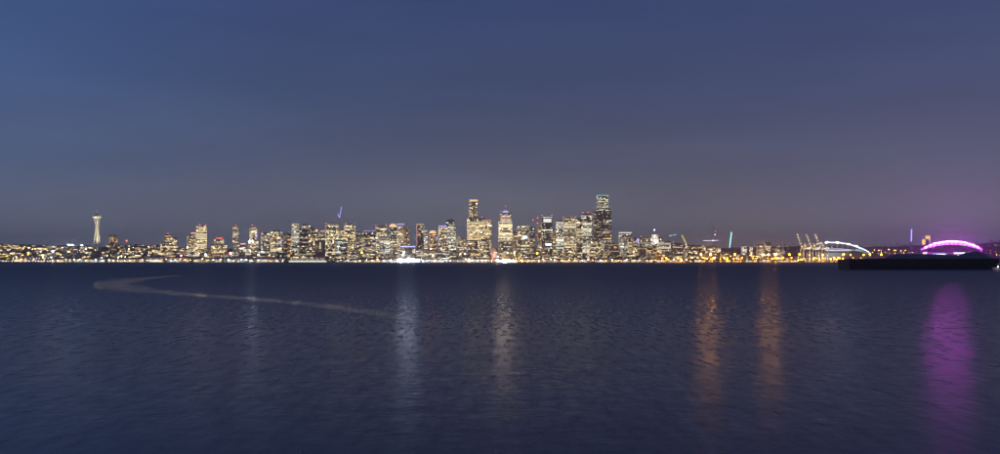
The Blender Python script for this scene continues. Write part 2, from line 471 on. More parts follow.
# ---- left group
T('dark brown apartment slab standing right of the white observation tower', 2, 14, [(109, 118, 235.5)], 'warmdots', 'brown', 'apartment_tower', group=G1, glow=.75)
T('stepped cream-lit apartment tower with pink-red beacon right of the thin mast', 1, 12, [(160, 178, 243), (163.5, 177, 237.6), (164.5, 171, 234.8)], 'creamdots', 'tan', 'apartment_tower', beacons=[(168, 233.6)], group=G1)
T('shorter shoulder tower with pink-lit roof attached left of the bright wide tower', 2, 10, [(187, 200, 236), (190, 199, 234)], 'creamdots', 'cream', 'apartment_tower', bars=[(191, 198, 233.2, 'ledpink', 3)], group=G1)
T('bright cream wide apartment tower with two red roof beacons, tallest of the left cluster', 1, 8, [(196, 207, 226.2)], 'brightbands', 'cream', 'apartment_tower', beacons=[(200, 224.8), (205.3, 225)], group=G1, glow=.85)
T('squat stepped block with a row of red lights along its roof', 1, 9, [(211, 227, 244.5), (214, 224, 239)], 'warmbands', 'tan', 'office_block', 'building', bars=[(215.5, 222.5, 238.3, 'ledred', 2)], group=G1)
T('slim pale tower with dark lower half left of two white rooftop lights', 1, 10, [(232.4, 239.2, 243, 'dim'), (232.6, 239, 226.6)], 'creamdots', 'cream', 'apartment_tower', beacons=[(236, 225.3)], group=G1)
T('low block with a glowing pink roof right of the slim pale tower', 0, 8, [(239.5, 246.5, 244.6)], 'creamdots', 'tan', 'office_block', 'building', bars=[(240.5, 245.5, 243.9, 'ledpink', 3.5)], group=G1)
T('slim rounded-top apartment tower with small blue side light and red beacon', 2, 8, [(248, 258.5, 241), (249.3, 257, 228.6), (250.8, 255.5, 226.4)], 'creamdots', 'tan', 'apartment_tower', beacons=[(252.4, 225.2)], signs=[(255.2, 257.2, 235.2, 237, 'ledviolet')], group=G1)
T('narrow grey tower with a red beacon at its left corner', 1, 10, [(261, 269.5, 233.4)], 'dots', 'grey', 'apartment_tower', beacons=[(262, 232.6)], group=G1, glow=.8)
T('broad tan-lit tower with pink upper corner, right of the grey tower with red beacon', 2, 8, [(270, 282, 231.2)], 'warmbands', 'tan', 'apartment_tower', beacons=[(271, 231, 'ledpink')], signs=[(280.6, 282, 239.5, 241.5, 'ledviolet')], group=G1)
T('brown narrow tower with a violet roof light, left of the black-capped tower', 0, 8, [(283.8, 291, 233.8)], 'warmdots', 'brown', 'apartment_tower', beacons=[(289, 232, 'ledviolet')], group=G1, glow=.7)
T('tower with a black flat cap above a white-lit upper floor', 2, 8, [(291, 303, 231), (291.6, 299, 223.2)], 'bands', 'dark', topdark=False, bars=[(292, 298.6, 222.9, 'ledviolet', .4)], group=G1, glow=.8)
T('dark slab with scattered windows in front of the black-capped tower', 0, 8, [(299, 309, 229.5)], 'dim', 'dark', 'apartment_tower', group=G1)
T('cream-topped tower just right of the black-capped tower', 1, 6, [(301.5, 310, 224.8)], 'dots', 'tan', 'apartment_tower', group=G1, glow=.9)
T('medium tower with stepped top and a red corner light between two taller ones', 2, 8, [(309, 317.5, 229.8), (309.4, 314, 228.2)], 'creamdots', 'tan', 'apartment_tower', beacons=[(316.8, 229.2)], group=G1, glow=.85)
T('cream tower with pink-lit top floor left of the wide bright tower pair', 3, 6, [(317.5, 326, 231.8)], 'creamdots', 'cream', 'apartment_tower', bars=[(320, 325, 231.2, 'ledpink', 2)], group=G1, glow=.85)
T('dark brown slab with one pale vertical light stripe before the wide tower pair', 0, 6, [(315, 325.4, 240.6)], 'dark', 'brown', 'apartment_tower', signs=[(319.6, 320.6, 242.5, 249, 'creamlit')], group=G1, glow=.5)
T('wide bright tower left of the blue-lit crane, red light at its left roof corner', 1, 6, [(325.5, 339, 224.2)], 'creamdots', 'tan', 'apartment_tower', bars=[(327, 338.5, 224.8, 'creamlit', 1.2)], beacons=[(326, 223.3)], group=G1)
T('recessed darker tower between the wide bright tower pair', 2, 6, [(338.5, 344.5, 230)], 'dots', 'grey', 'apartment_tower', group=G1, glow=.8)
T('wide bright tower right of the blue-lit crane, pink light at its right roof corner', 1, 6, [(344, 355.5, 224.6)], 'creamdots', 'tan', 'apartment_tower', beacons=[(354.5, 223.8, 'ledpink'), (346, 223.7)], group=G1)
T('pale grey low tower in front below the blue-lit crane', 0, 8, [(335, 348, 241)], 'bands', 'grey', 'office_block', 'building', group=G1, glow=.7)
# ---- middle
T('grey tower directly right of the wide bright tower pair', 2, 8, [(355.5, 362.5, 232.4)], 'dots', 'grey', glow=.75)
T('broad tower with a row of pale violet roof lights', 1, 7, [(362, 376, 231.8)], 'dots', 'brown', bars=[(363.5, 375, 231.2, 'ledviolet', 1.0)], glow=.8)
T('tan gridded hotel tower with red beacons at both roof corners', 2, 6, [(375.2, 387, 226.6)], 'creamdots', 'tan', 'hotel_tower', beacons=[(376, 225.4), (386.3, 225.4)], glow=.75)
T('low white-banded block in front of the tan gridded hotel tower', 0, 6, [(379, 390, 237.5)], 'bands', 'white', 'office_block', 'building', glow=.9)
T('dark tower with a golden domed top and violet tip light', 1, 8, [(388.8, 397, 227.4)], 'dots', 'dark', dome=('ledorange', 3.2), beacons=[(392.8, 222.8, 'ledviolet')], glow=.9)
T('pale tower with a blue light bar across its flat top', 2, 8, [(396.8, 404.4, 224.8)], 'creamdots', 'cream', bars=[(396.6, 404.6, 224.3, 'ledviolet', 4)], glow=.85)
T('orange-brown vertical-ribbed tower right of the blue-topped tower', 1, 8, [(403, 409.6, 228)], 'warmdots', 'brown', glow=.8)
T('dark slab tower with light-edged corners and an orange roof line', 1, 5, [(416, 424.2, 224.8)], 'dim', 'dark', bars=[(416, 424, 224.6, 'ledorange', 2.2)], signs=[(416.2, 416.9, 226, 246, 'ledrose'), (423.2, 424.0, 226, 240, 'dimband')])
T('narrow pale tower tucked right of the orange-roofed dark slab', 2, 5, [(423.8, 427.6, 230)], 'bands', 'white', 'apartment_tower', glow=.8)
T('pinkish-brown tower with a small golden dome', 1, 8, [(428.6, 436.6, 233.6)], 'warmdots', 'pink', dome=('ledorange', 2.8), signs=[(436.2, 437.2, 237, 239, 'ledviolet')], glow=.85)
T('pinkish tan tower with a violet bar on its flat top', 1, 8, [(438, 446.6, 227)], 'creamdots', 'pink', bars=[(438.6, 446.6, 226.2, 'ledviolet', 4)], glow=.75)
T('rounded dark-domed tower left of the tallest orange-topped tower', 2, 6, [(444.6, 456, 226), (445.2, 455, 222)], 'bands', 'dark', dome=('dark', 2.6), glow=.8)
T('low tan block between the dark-domed tower and the orange-topped tower', 2, 10, [(456.5, 465.8, 238.4), (457, 460, 236.6)], 'creamdots', 'tan', 'office_block', 'building', glow=.7)
T('very tall tower with an orange top line and white banded lower half', 2, 4, [(467, 485, 218.6, 'brightbands'), (469, 477.6, 200.6, 'dots')], 'dots', 'grey', bars=[(469.0, 477.6, 200.6, 'ledorange', 6)], beacons=[(482, 217)])
T('pink-topped banded tower attached right of the orange-topped tower', 3, 4, [(483.5, 491.5, 220.4)], 'warmbands', 'pink', bars=[(484, 491, 220.4, 'ledpink', 1.2)])
T('dark office block with scattered bright windows in front of the orange-topped tower', 0, 6, [(466, 478, 240.5)], 'dots', 'dark', 'office_block', 'building')
T('grey office block with scattered windows left of the red lit wheel', 0, 6, [(478.6, 490, 240)], 'dots', 'grey', 'office_block', 'building', glow=.9)
t = T('floodlit tower with blue-white dome crown and red beacon, cream bands and dark base', 2, 4,
      [(498.4, 512.2, 242, 'dots'), (498.4, 512.2, 223, 'brightbands'), (500, 511, 213, 'greenbands')], 'dots', 'cream',
      bars=[(498.0, 512.5, 222.6, 'creamlit', 5)], signs=[(504.6, 506.4, 214, 222, 'ledrose'), (500.3, 501.3, 215, 222, 'ledrose')], dome=('domeblue', 2.2), beacons=[(500.6, 211.2, 'ledblue'), (505.6, 206.2)])
T('narrow tan tower right of the dome-crowned tower', 1, 8, [(512.8, 517.4, 232.4)], 'warmdots', 'tan', 'apartment_tower', glow=.8)
T('grey tower with a bright pale-cyan lit block of windows', 1, 6, [(517, 529.6, 226.6)], 'dots', 'grey', signs=[(522, 526.6, 236, 238.4, 'ledwhite'), (521, 529, 245, 246.4, 'creamlit')], bars=[(517.6, 529.2, 226.3, 'creamlit', 1)], glow=.65)
T('low dark tower between the cyan-lit grey tower and the red-beaconed mast', 3, 6, [(529, 535, 227.6)], 'dim', 'dark', beacons=[(533, 220)])
T('tower shoulder with sparse lights left of the white-topped dark tower', 2, 6, [(537.5, 544, 225.4)], 'dots', 'grey', 'apartment_tower', glow=.75)
T('tall dark tower with white-lit top floors and two red beacons', 1, 5, [(541, 552.4, 217)], 'dim', 'dark', bars=[(541.6, 552, 217.4, 'whitewash', 2.2)], beacons=[(541.8, 215.4), (551.8, 215.4)], signs=[(543, 551, 219, 222.5, 'whitewash'), (545, 551, 243.6, 245.6, 'ledwhite')], glow=1.3)
T('slender tan block squeezed between dark white-topped tower and white banded tower', 2, 6, [(552.4, 556.8, 230)], 'warmdots', 'tan', 'apartment_tower', glow=.7)
T('white banded tower left of the row of red roof beacons', 1, 6, [(556, 563.6, 221)], 'bands', 'white', glow=1.0)
T('wide warm banded tower with three red beacons on its roof', 2, 5, [(563, 576.6, 218.4)], 'warmbands', 'tan', beacons=[(563.8, 217.6), (571, 217.2), (575.4, 217.2)], glow=.85)
T('yellowish tower joined right of the three-beaconed wide tower', 1, 5, [(576, 582.6, 218.8)], 'warmbands', 'cream', glow=.75)
T('blocky tower with bright white upper windows left of the tallest tower', 2, 5, [(581.6, 591.6, 214.4)], 'bands', 'grey', beacons=[(583, 212.4), (588, 212.4)], glow=.8)
T('tallest tower with green-lit rooftop edges and curved stepped tiers', 3, 5, [(592, 612.5, 240, 'greenbands'), (592.4, 611, 212, 'dim'), (596.6, 610.6, 208.6, 'greenbands'), (597, 608.2, 196)], 'greenbands', 'dark', 'skyscraper',
  bars=[(596.4, 608.6, 195.8, 'ledgreen', 4), (605, 611, 208.4, 'ledgreen', 3)], glow=.95)
T('warm banded low tower at the foot of the tallest tower', 1, 6, [(590, 601, 240)], 'warmbands', 'tan', 'office_block', 'building', glow=.7)
T('cream lit low tower at right foot of the tallest tower', 0, 8, [(603, 618, 243.6)], 'creamdots', 'cream', 'office_block', 'building', glow=.75)
T('square grey tower with a white glowing flat top', 1, 6, [(618.8, 631.6, 233.2)], 'bands', 'grey', bars=[(618.8, 631.4, 232.9, 'whitewash', 4)], glow=.65)
T('small orange-tan tower right of the white-topped square tower', 0, 8, [(627.6, 631.6, 239)], 'warmbands', 'tan', 'office_block', 'building')
T('yellow-lit narrow tower left of the pyramid-topped clock tower', 0, 8, [(632.6, 636.8, 238.6)], 'houseyellow', 'cream', 'office_block', 'building')
T('grey block with a violet lit corner and red beacon', 1, 8, [(636.5, 642.6, 238)], 'dots', 'grey', 'office_block', 'building', signs=[(637, 638.4, 238.5, 243, 'ledviolet')], beacons=[(641, 236.4)], glow=.7)
T('greenish flat-topped block left of the pyramid-topped clock tower', 2, 8, [(641, 651, 237.8)], 'greenbands', 'green', 'office_block', 'building', glow=.6)
T('white banded wide block right of the pyramid-topped clock tower', 1, 8, [(657.6, 670.4, 241.4), (658, 663, 238.4)], 'bands', 'white', 'office_block', 'building', glow=.8)
T('dark block with few bright windows beneath the cyan crane jib', 1, 8, [(671.5, 682.5, 243.6)], 'dim', 'dark', 'office_block', 'building', beacons=[(673.4, 242)])
T('wide dark block below the yellow crane jib', 2, 8, [(683, 700, 245.6)], 'dim', 'dark', 'office_block', 'building', beacons=[(699, 243, 'ledviolet')])
T('low lit block under the white-lit horizontal crane bar', 1, 8, [(704, 720, 247)], 'creamdots', 'tan', 'office_block', 'building', glow=.8)
T('small bright block right of the leaning cyan pole', 1, 8, [(741.5, 746.4, 246)], 'bands', 'white', 'office_block', 'building', Y=4500)
T('narrow bright block second right of the leaning cyan pole', 1, 8, [(749.8, 752.6, 245.6)], 'bands', 'white', 'office_block', 'building', Y=4520)
T('pale apartment tower on the right between pole and container cranes', 1, 8, [(764, 770.6, 242.8)], 'dots', 'white', 'apartment_tower', Y=4500)
T('cream hillside tower left of the pale apartment tower near the port', 1, 8, [(756.6, 763, 244.8)], 'dots', 'cream', 'apartment_tower', Y=4600, glow=.8)
T('low twin-peaked block right of the pale apartment tower near the port', 1, 8, [(775.6, 784.4, 247.2), (777, 781, 245.4)], 'dots', 'cream', 'apartment_tower', Y=4550, glow=.9)

# ------------------------------------------------------------------ low rises
LAND = [(-20, 'at the far left edge'), (26, 'left of the hilltop stadium lights'), (52, 'left of the observation tower'),
        (84, 'under the observation tower'), (108, 'below the brown slab'), (126, 'below the red-lit mast'),
        (150, 'below the pink-beacon stepped tower'), (186, 'below the bright wide left tower'), (210, 'below the red-roofed block'), (230, 'below the slim pale tower'),
        (248, 'below the round-topped tower'), (262, 'below the red-beacon grey tower'), (284, 'behind the ferry left half'), (308, 'behind the ferry right half'),
        (332, 'below the blue-lit crane'), (356, 'over the double-deck road'), (376, 'left of the blue canopy'), (396, 'by the blue canopy'), (416, 'below the orange-roofed dark slab'),
        (436, 'below the dark-domed tower'), (462, 'below the orange-topped tower'), (486, 'beside the red wheel'), (500, 'below the dome-crowned tower'),
        (516, 'below the cyan-lit grey tower'), (536, 'below the white-topped dark tower'), (556, 'below the three-beacon tower'), (580, 'left of the tallest tower'), (598, 'below the tallest tower'),
        (618, 'below the white-topped square tower'), (634, 'left of the clock tower'), (650, 'below the clock tower'), (664, 'right of the clock tower'), (684, 'below the yellow crane'),
        (700, 'under the white crane bar'), (724, 'by the leaning cyan jib'), (748, 'right of the leaning cyan jib'), (785, 'behind the container cranes'), (840, 'below the white arch'), (870, 'above the barge deck'), (930, 'by the magenta arch'), (975, 'at the far right edge')]
def where(px):
    b_ = LAND[0][1]
    for x, p in LAND:
        if px >= x: b_ = p
    return b_
def block(px, Y, wpx, htop, style, wall, label, name='low_rise_building', group='waterfront low rises', glow=1.0, gable=False, aspect=.7):
    s = Y / F; w_ = wpx * s; d_ = min(w_ * aspect, 38); zb = terrain(px, Y) - 1.0
    h = htop + 1.0
    rot = rnd.uniform(-10, 16)
    t = thing(name, label, 'house' if name == 'house' else 'building', (wx(px, Y), Y, zb), R(rot) - math.atan((px - 500) / F) * .6, group)
    MB().box(-w_ / 2, w_ / 2, -d_ / 2, d_ / 2, 0, h).build('wall', WALLS[wall], t)
    win = MB(); lit_windows(win, w_, d_, 1.2, h, STY[style], scale=glow)
    if win.f: win.build('lit_windows', mw, t, 'stuff', True)
    r = MB()
    if gable:
        e = .5; rh = min(3.5, d_ * .25)
        r.v = [(-w_ / 2 - e, -d_ / 2 - e, h + .01), (w_ / 2 + e, -d_ / 2 - e, h + .01), (w_ / 2 + e, d_ / 2 + e, h + .01), (-w_ / 2 - e, d_ / 2 + e, h + .01), (-w_ / 2 - e, 0, h + rh), (w_ / 2 + e, 0, h + rh)]
        r.f = [(3, 2, 1, 0), (0, 1, 5, 4), (2, 3, 4, 5), (0, 4, 3), (1, 2, 5)]; r.c = [(1, 1, 1)] * 5
        r.build('roof', M['houseroof'], t)
    else:
        r.box(-w_ / 2 - .2, w_ / 2 + .2, -d_ / 2 - .2, d_ / 2 + .2, h + .003, h + .9); r.build('roof', M['roof'], t)
    return t
ADJ = dict(houseyellow='yellow-lit', house='mixed-lit', creamdots='cream-lit', dots='white-and-amber-lit', warmdots='amber-lit', bands='white banded', warmbands='warm banded', shed='brightly lit', dim='dim', dark='dark')
# hillside houses on the left
for r_, Y in enumerate([3640, 3720, 3810, 3910, 4010, 4120, 4240, 4370, 4500, 4640]):
    px = rnd.uniform(-14, -6)
    while px < 172:
        wpx = rnd.uniform(3.0, 7.5)
        if rnd.random() < .86 and not (Y > 4150 and 88 < px < 106):
            stl = rnd.choice(['houseyellow', 'house', 'houseyellow', 'creamdots', 'warmdots', 'dim'])
            h = rnd.uniform(7, 13) if rnd.random() < .75 else rnd.uniform(13, 20)
            if Y > 4300: h = min(h, 11)
            block(px + wpx / 2, Y + rnd.uniform(-12, 12), wpx, h, stl, rnd.choice(['cream', 'tan', 'white', 'grey', 'brown']),
                  '%s %s %s, %s street uphill' % (ADJ[stl], 'house' if h < 13 else 'apartment block', where(px), ('first', 'second', 'third', 'fourth', 'fifth', 'sixth', 'seventh', 'eighth', 'ninth', 'tenth')[r_]), 'house' if h < 13 else 'apartment_block', 'hillside houses', gable=h < 13, glow=1.35)
        px += wpx + rnd.uniform(.4, 3.6)
# mid-rises in front of the towers
for r_, (Y, hlo, hhi, p) in enumerate([(3590, 10, 20, .70), (3670, 16, 32, .80), (3750, 22, 48, .80), (3845, 28, 62, .75)]):
    px = 166 + rnd.uniform(0, 4)
    while px < 700:
        wpx = rnd.uniform(5.5, 11)
        if rnd.random() < p:
            stl = rnd.choice(['dots', 'creamdots', 'warmdots', 'bands', 'warmbands', 'creamdots', 'dim'])
            hh = rnd.uniform(hlo, hhi)
            if px > 660 or px < 185: hh *= .7
            if 268 < px < 335: hh *= .8
            block(px + wpx / 2, Y + rnd.uniform(-8, 8), wpx, hh, stl, rnd.choice(['tan', 'grey', 'cream', 'brown', 'dark', 'white', 'pink']),
                  '%s %s block %s, %s row' % (ADJ[stl], 'squat' if hh < 22 else 'mid-height', where(px), ('first', 'second', 'third', 'fourth')[r_]), 'mid_rise_building', 'mid-rises in front of the towers', glow=.9)
        px += wpx + rnd.uniform(.3, 3)
for r_, (Y, hlo, hhi, p) in enumerate([(4030, 12, 30, .8), (4170, 14, 34, .8), (4330, 14, 32, .8), (4520, 12, 26, .8), (4720, 10, 20, .7)]):
    px = 640 + rnd.uniform(0, 5)
    while px < 800:
        wpx = rnd.uniform(3.5, 8.5)
        if rnd.random() < p:
            stl = rnd.choice(['dots', 'creamdots', 'warmdots', 'warmbands', 'creamdots', 'dim', 'warmdots'])
            hh = rnd.uniform(hlo, hhi) * (1 if px < 700 else .75)
            block(px + wpx / 2, Y + rnd.uniform(-20, 20), wpx, hh, stl, rnd.choice(['tan', 'grey', 'cream', 'brown', 'brown', 'white']),
                  '%s back-street block %s, %s tier' % (ADJ[stl], where(px), ('lowest', 'second', 'third', 'fourth', 'top')[r_]), 'back_street_building', 'back-street blocks behind the port', glow=.95)
        px += wpx + rnd.uniform(.5, 4.5)
for r_, (Y, hlo, hhi, p) in enumerate([(4025, 22, 44, .8), (4155, 26, 46, .7), (4285, 24, 44, .7)]):
    px = 150 + rnd.uniform(0, 6)
    while px < 640:
        wpx = rnd.uniform(4.5, 9)
        if rnd.random() < p:
            stl = rnd.choice(['dots', 'creamdots', 'warmdots', 'warmbands', 'creamdots', 'dim', 'dots'])
            block(px + wpx / 2, Y, wpx, rnd.uniform(hlo, hhi) * (.8 if px < 300 else 1), stl, rnd.choice(['tan', 'grey', 'cream', 'brown', 'pink', 'white']),
                  '%s block wedged between towers %s, %s line' % (ADJ[stl], where(px), ('front', 'middle', 'back')[r_]), 'infill_building', 'blocks between the towers', glow=.9, aspect=.4)
        px += wpx + rnd.uniform(.5, 5)
# flat port district and the slope behind it
for r_, (Y, hlo, hhi, p) in enumerate([(3330, 6, 11, .6), (3480, 8, 16, .7), (3700, 10, 22, .7), (3950, 12, 26, .65), (4250, 14, 30, .5)]):
    px = 700 + rnd.uniform(0, 5)
    while px < 905:
        wpx = rnd.uniform(4, 12)
        if rnd.random() < p and not (Y > 3650 and 800 < px + wpx and px < 872):
            stl = rnd.choice(['warmdots', 'warmdots', 'shed', 'warmdots', 'dim'])
            block(px + wpx / 2, Y + rnd.uniform(-15, 15), wpx, rnd.uniform(hlo, hhi), stl, rnd.choice(['tan', 'grey', 'cream', 'brown', 'white']),
                  '%s port warehouse %s, %s row' % (ADJ[stl], where(px), ('front', 'second', 'third', 'fourth', 'last')[r_]), 'warehouse', 'port warehouses', glow=1.25)
        px += wpx + rnd.uniform(1, 7)
for Y in (5080, 5250, 5400):
    px = 735 + rnd.uniform(0, 9)
    while px < 1010:
        wpx = rnd.uniform(2, 4.5)
        block(px, Y, wpx, rnd.uniform(6, 10), rnd.choice(['dim', 'house', 'dark', 'dark']), 'tan', 'tiny house on the far dark hill %s' % where(px), 'house', 'houses on the far hill', glow=.6, gable=True)
        px += wpx + rnd.uniform(5, 16)

# ------------------------------------------------------------------ landmarks
def lattice(mb, p, q, half, n, r):
    """four chords and zigzag braces between p and q"""
    p, q = Vector(p), Vector(q); d = (q - p).normalized(); a = d.cross(Vector((0, 1, 0)))
    a = a.normalized() if a.length > .1 else Vector((1, 0, 0)); b_ = d.cross(a).normalized()
    cs = [a * half + b_ * half, a * half - b_ * half, -a * half - b_ * half, -a * half + b_ * half]
    for c in cs: mb.tube(p + c, q + c, r, r, 4)
    for i in range(n):
        u, v = p.lerp(q, i / n), p.lerp(q, (i + 1) / n)
        for k in range(4):
            c0, c1 = cs[k], cs[(k + 1) % 4]
            mb.tube(u + (c0 if i % 2 else c1), v + (c1 if i % 2 else c0), r * .7, r * .7, 4)
    return mb

def spot(name, loc, target, energy, col, size=60, parent=None):
    l = bpy.data.lights.new(name, 'SPOT'); l.energy = energy; l.color = col; l.spot_size = R(size); l.spot_blend = .6; l.shadow_soft_size = .8
    o = bpy.data.objects.new(name, l); C.objects.link(o); o.location = loc
    o.rotation_euler = (Vector(target) - Vector(loc)).to_track_quat('-Z', 'Y').to_euler()
    return o

# -- observation tower
Y = 4350; s = Y / F; pc = 97.2
zb = terrain(pc, Y) - 1; top = wz(210.5, Y) - zb
nt_ = thing('observation_tower', 'white hourglass observation tower with flying-saucer top and red tip, left', 'tower', (wx(pc, Y), Y, zb))
H = top / 184.0
def rad(z):   # hourglass leg radius
    k = z / H
    if k < 115: return H * (17 - 11.5 * sstep(0, 115, k))
    return H * (5.5 + 7.5 * sstep(115, 152, k))
for a in range(3):
    an = R(-90 + 120 * a + 30)
    for sgn in (-1, 1):
        pts = []
        for i in range(15):
            z = 152 * H * i / 14; r_ = rad(z); off = 1.5 * H * sgn
            pts.append((r_ * math.cos(an) - math.sin(an) * off, r_ * math.sin(an) + math.cos(an) * off, z))
        MB().sweep(pts, 1.15 * H, 5).build('leg', M['white'], nt_)
MB().tube((0, 0, 0), (0, 0, 158 * H), 3.0 * H, 3.0 * H, 8).build('core', M['white'], nt_)
MB().lathe([(9 * H, 29 * H), (11.5 * H, 30 * H), (11.5 * H, 33 * H), (9 * H, 34 * H)], n=18).build('skyline_deck', M['white'], nt_)
sau = MB().lathe([(6 * H, 147 * H), (13 * H, 151 * H), (20.5 * H, 152.5 * H), (21 * H, 153.6 * H), (16 * H, 154.2 * H), (15.5 * H, 158 * H), (19 * H, 158.5 * H), (19 * H, 159.5 * H),
                (11 * H, 162.5 * H), (6 * H, 165 * H), (3.2 * H, 168 * H), (2.0 * H, 172 * H)], n=24).build('saucer', M['white'], nt_)
MB().lathe([(15.7 * H, 154.6 * H), (15.9 * H, 156 * H), (15.7 * H, 157.4 * H)], n=24).build('window_band', EM['creamlit'], sau)
MB().lathe([(21.2 * H, 152.7 * H), (21.3 * H, 153.1 * H), (21.2 * H, 153.4 * H)], n=24).build('halo_light', EM['creamlit'], sau)
MB().ball((0, 0, 175 * H), 1.7 * H, 8, 5).build('spire_glow_ball', EM['creamlit'], nt_)  # glowing ball added so the dark spire top looks lit
sp = MB().tube((0, 0, 170 * H), (0, 0, 183 * H), 1.6 * H, .5 * H, 6).build('spire', M['white'], nt_)
MB().ball((0, 0, 184.5 * H), 1.8 * H).build('beacon', EM['ledpink'], sp)
bx_, by_ = wx(pc, Y), Y
for dx in (-75, 75):
    spot('tower_floodlight', (bx_ + dx, by_ - 70, zb + 16), (bx_, by_, zb + 120 * H), 1.35e6, (1, .84, .48), 75)
spot('tower_floodlight', (bx_ + 8, by_ - 46, zb + 110 * H), (bx_, by_, zb + 158 * H), 0.8e5, (1, .88, .60), 70)

# -- pyramid-topped clock tower
Y = 4000; s = Y / F; pc = 654.3; zb = terrain(pc, Y) - 1
def zz(py): return wz(py, Y) - zb
ct = thing('clock_tower', 'white pyramid-topped clock tower with globe light above a tan base', 'tower', (wx(pc, Y), Y, zb), R(6))
MB().box(-5.3 * s, 5.3 * s, -4 * s, 4 * s, 0, zz(246)).build('base_block', WALLS['tan'], ct)
MB().box(-3.0 * s, 3.0 * s, -3 * s, 3 * s, zz(246) - .5, zz(236)).build('shaft', WALLS['white'], ct)
MB().box(-3.3 * s, 3.3 * s, -3.3 * s, 3.3 * s, zz(236), zz(235)).build('cornice', M['white'], ct)
MB().box(-2.7 * s, 2.7 * s, -2.7 * s, 2.7 * s, zz(235), zz(230.8), .12).build('pyramid_roof', M['white'], ct)
MB().ball((0, 0, zz(229.9)), 2.6, 10, 6).build('globe_light', EM['violet'], ct)
win = MB(); lit_windows(win, 10.6 * s, 8 * s, 2, zz(246), STY['warmbands'], scale=.8)
lit_windows(win, 6.0 * s, 6 * s, zz(246), zz(236.5), STY['bands'], scale=.9); win.build('lit_windows', mw, ct, 'stuff', True)
spot('clock_tower_floodlight', (wx(pc, Y) + 6, Y - 45, zb + zz(246) + 4), (wx(pc, Y), Y, zb + zz(236)), 4e5, (1, .94, .84), 70)

# -- thin mast with a red light right of the observation tower
Y = 4300; pc = 126.6; zb = terrain(pc, Y)
rm = thing('radio_mast', 'thin mast carrying one bright red light right of the brown apartment slab', 'mast', (wx(pc, Y), Y, zb))
lattice(MB(), (0, 0, 0), (0, 0, wz(242, Y) - zb), 1.0, 9, .22).build('lattice_mast', M['steel'], rm, 'stuff')
MB().ball((0, 0, wz(240.8, Y) - zb), 3.2, 10, 6).build('beacon', emit('beacon_red_bright', (1, .08, .08), 9), rm)

# -- red beacon masts near the middle
for pts, lab in (([(537.5, 217.8), (537.5, 223.2)], 'thin rooftop mast with two stacked red lights left of the white-topped dark tower'),
                 ([(537.2, 235)], 'low mast with a single red light at the foot of the white-topped dark tower')):
    Y = 4045; pc = pts[0][0]; zb = terrain(pc, Y)
    rm = thing('beacon_mast', lab, 'mast', (wx(pc, Y), Y, zb))
    lattice(MB(), (0, 0, 0), (0, 0, wz(pts[0][1], Y) - zb), .8, 22, .22).build('lattice_mast', M['steel'], rm, 'stuff')
    for p_, q_ in pts: MB().ball((0, -1.4, wz(q_, Y) - zb), 1.4).build('beacon', EM['red'], rm)

# -- tower cranes
def tower_crane(label, Y, mast_px, mast_py, tip, col, led, tail=None, beacon=None, zb=None, ledr=.75, mat_key='steel'):
    zb = terrain(mast_px, Y) if zb is None else zb
    t = thing('tower_crane', label, 'crane', (wx(mast_px, Y), Y, zb), 0, 'tower cranes over the skyline')
    s = Y / F
    L = lambda px, py: Vector(((px - mast_px) * s, 0, wz(py, Y) - zb))
    m0 = L(mast_px, mast_py)
    lattice(MB(), (0, 0, 0), m0, 1.1, 16, .28).build('mast', M[mat_key], t, 'stuff')
    tipv = L(*tip); lattice(MB(), m0, tipv, .8, 14, .22).build('jib', M[col], t, 'stuff')
    d = (tipv - m0).normalized()
    back = L(*tail) if tail else m0 + Vector((-d.x * 12 if abs(d.x) > .2 else 9, 0, 3))
    lattice(MB(), m0, back, .8, 4, .25).build('counter_jib', M[col], t, 'stuff')
    MB().box(back.x - 2, back.x + 2, -1.5, 1.5, back.z - 3, back.z + .5).build('counterweight', M['concrete'], t)
    MB().box(m0.x + 1.2, m0.x + 3.2, -1.2, 1.2, m0.z - 2.6, m0.z - .2).build('cab', M['white'], t)
    if led:
        MB().tube(m0 + Vector((0, -1.3, 0)), tipv + Vector((0, -1.3, 0)), ledr, ledr, 6).build('jib_light', EM[led], t)
        if tail: MB().tube(m0 + Vector((0, -1.3, 0)), back + Vector((0, -1.3, 0)), ledr, ledr, 6).build('counter_jib_light', EM[led], t)
    if beacon: MB().ball(L(*beacon), 1.3).build('beacon', EM['red'], t)
    return t
tower_crane('tower crane with a blue-lit raised jib above the wide bright tower pair', 4160, 339.6, 217.6, (341.6, 206.6), 'white', 'ledblue', (337.9, 214), (338.2, 214.6), ledr=.6)
tower_crane('tower crane with a pale cyan near-horizontal jib right of the pyramid-topped tower', 4300, 668.6, 236, (676.2, 234.6), 'white', 'ledcyan', ledr=.45)
yc = tower_crane('yellow luffing crane leaning left above the wide dark block', 4300, 686.4, 244.2, (681.8, 235.2), 'crane_yellow', 'ledyellow', ledr=.7)
tower_crane('dim red luffing crane high over the white horizontal crane bar', 4330, 715.2, 232.6, (711.2, 222.4), 'crane_red', None, None, (715.4, 231.6))
tower_crane('flat-jib crane lit as a white-blue horizontal bar', 4230, 713, 240.6, (702.8, 240.7), 'white', 'ledwhite', (718.4, 240.5), ledr=.55)
tower_crane('leaning cyan-lit upright crane jib right of the flat-jib crane', 4200, 729.6, 247.4, (731.4, 232.2), 'white', 'ledcyan', ledr=1.4)
tower_crane('vertical blue-lit crane jib left of the magenta arch', 4300, 911.2, 241.4, (911.4, 229.2), 'white', 'ledblue', ledr=1.6)
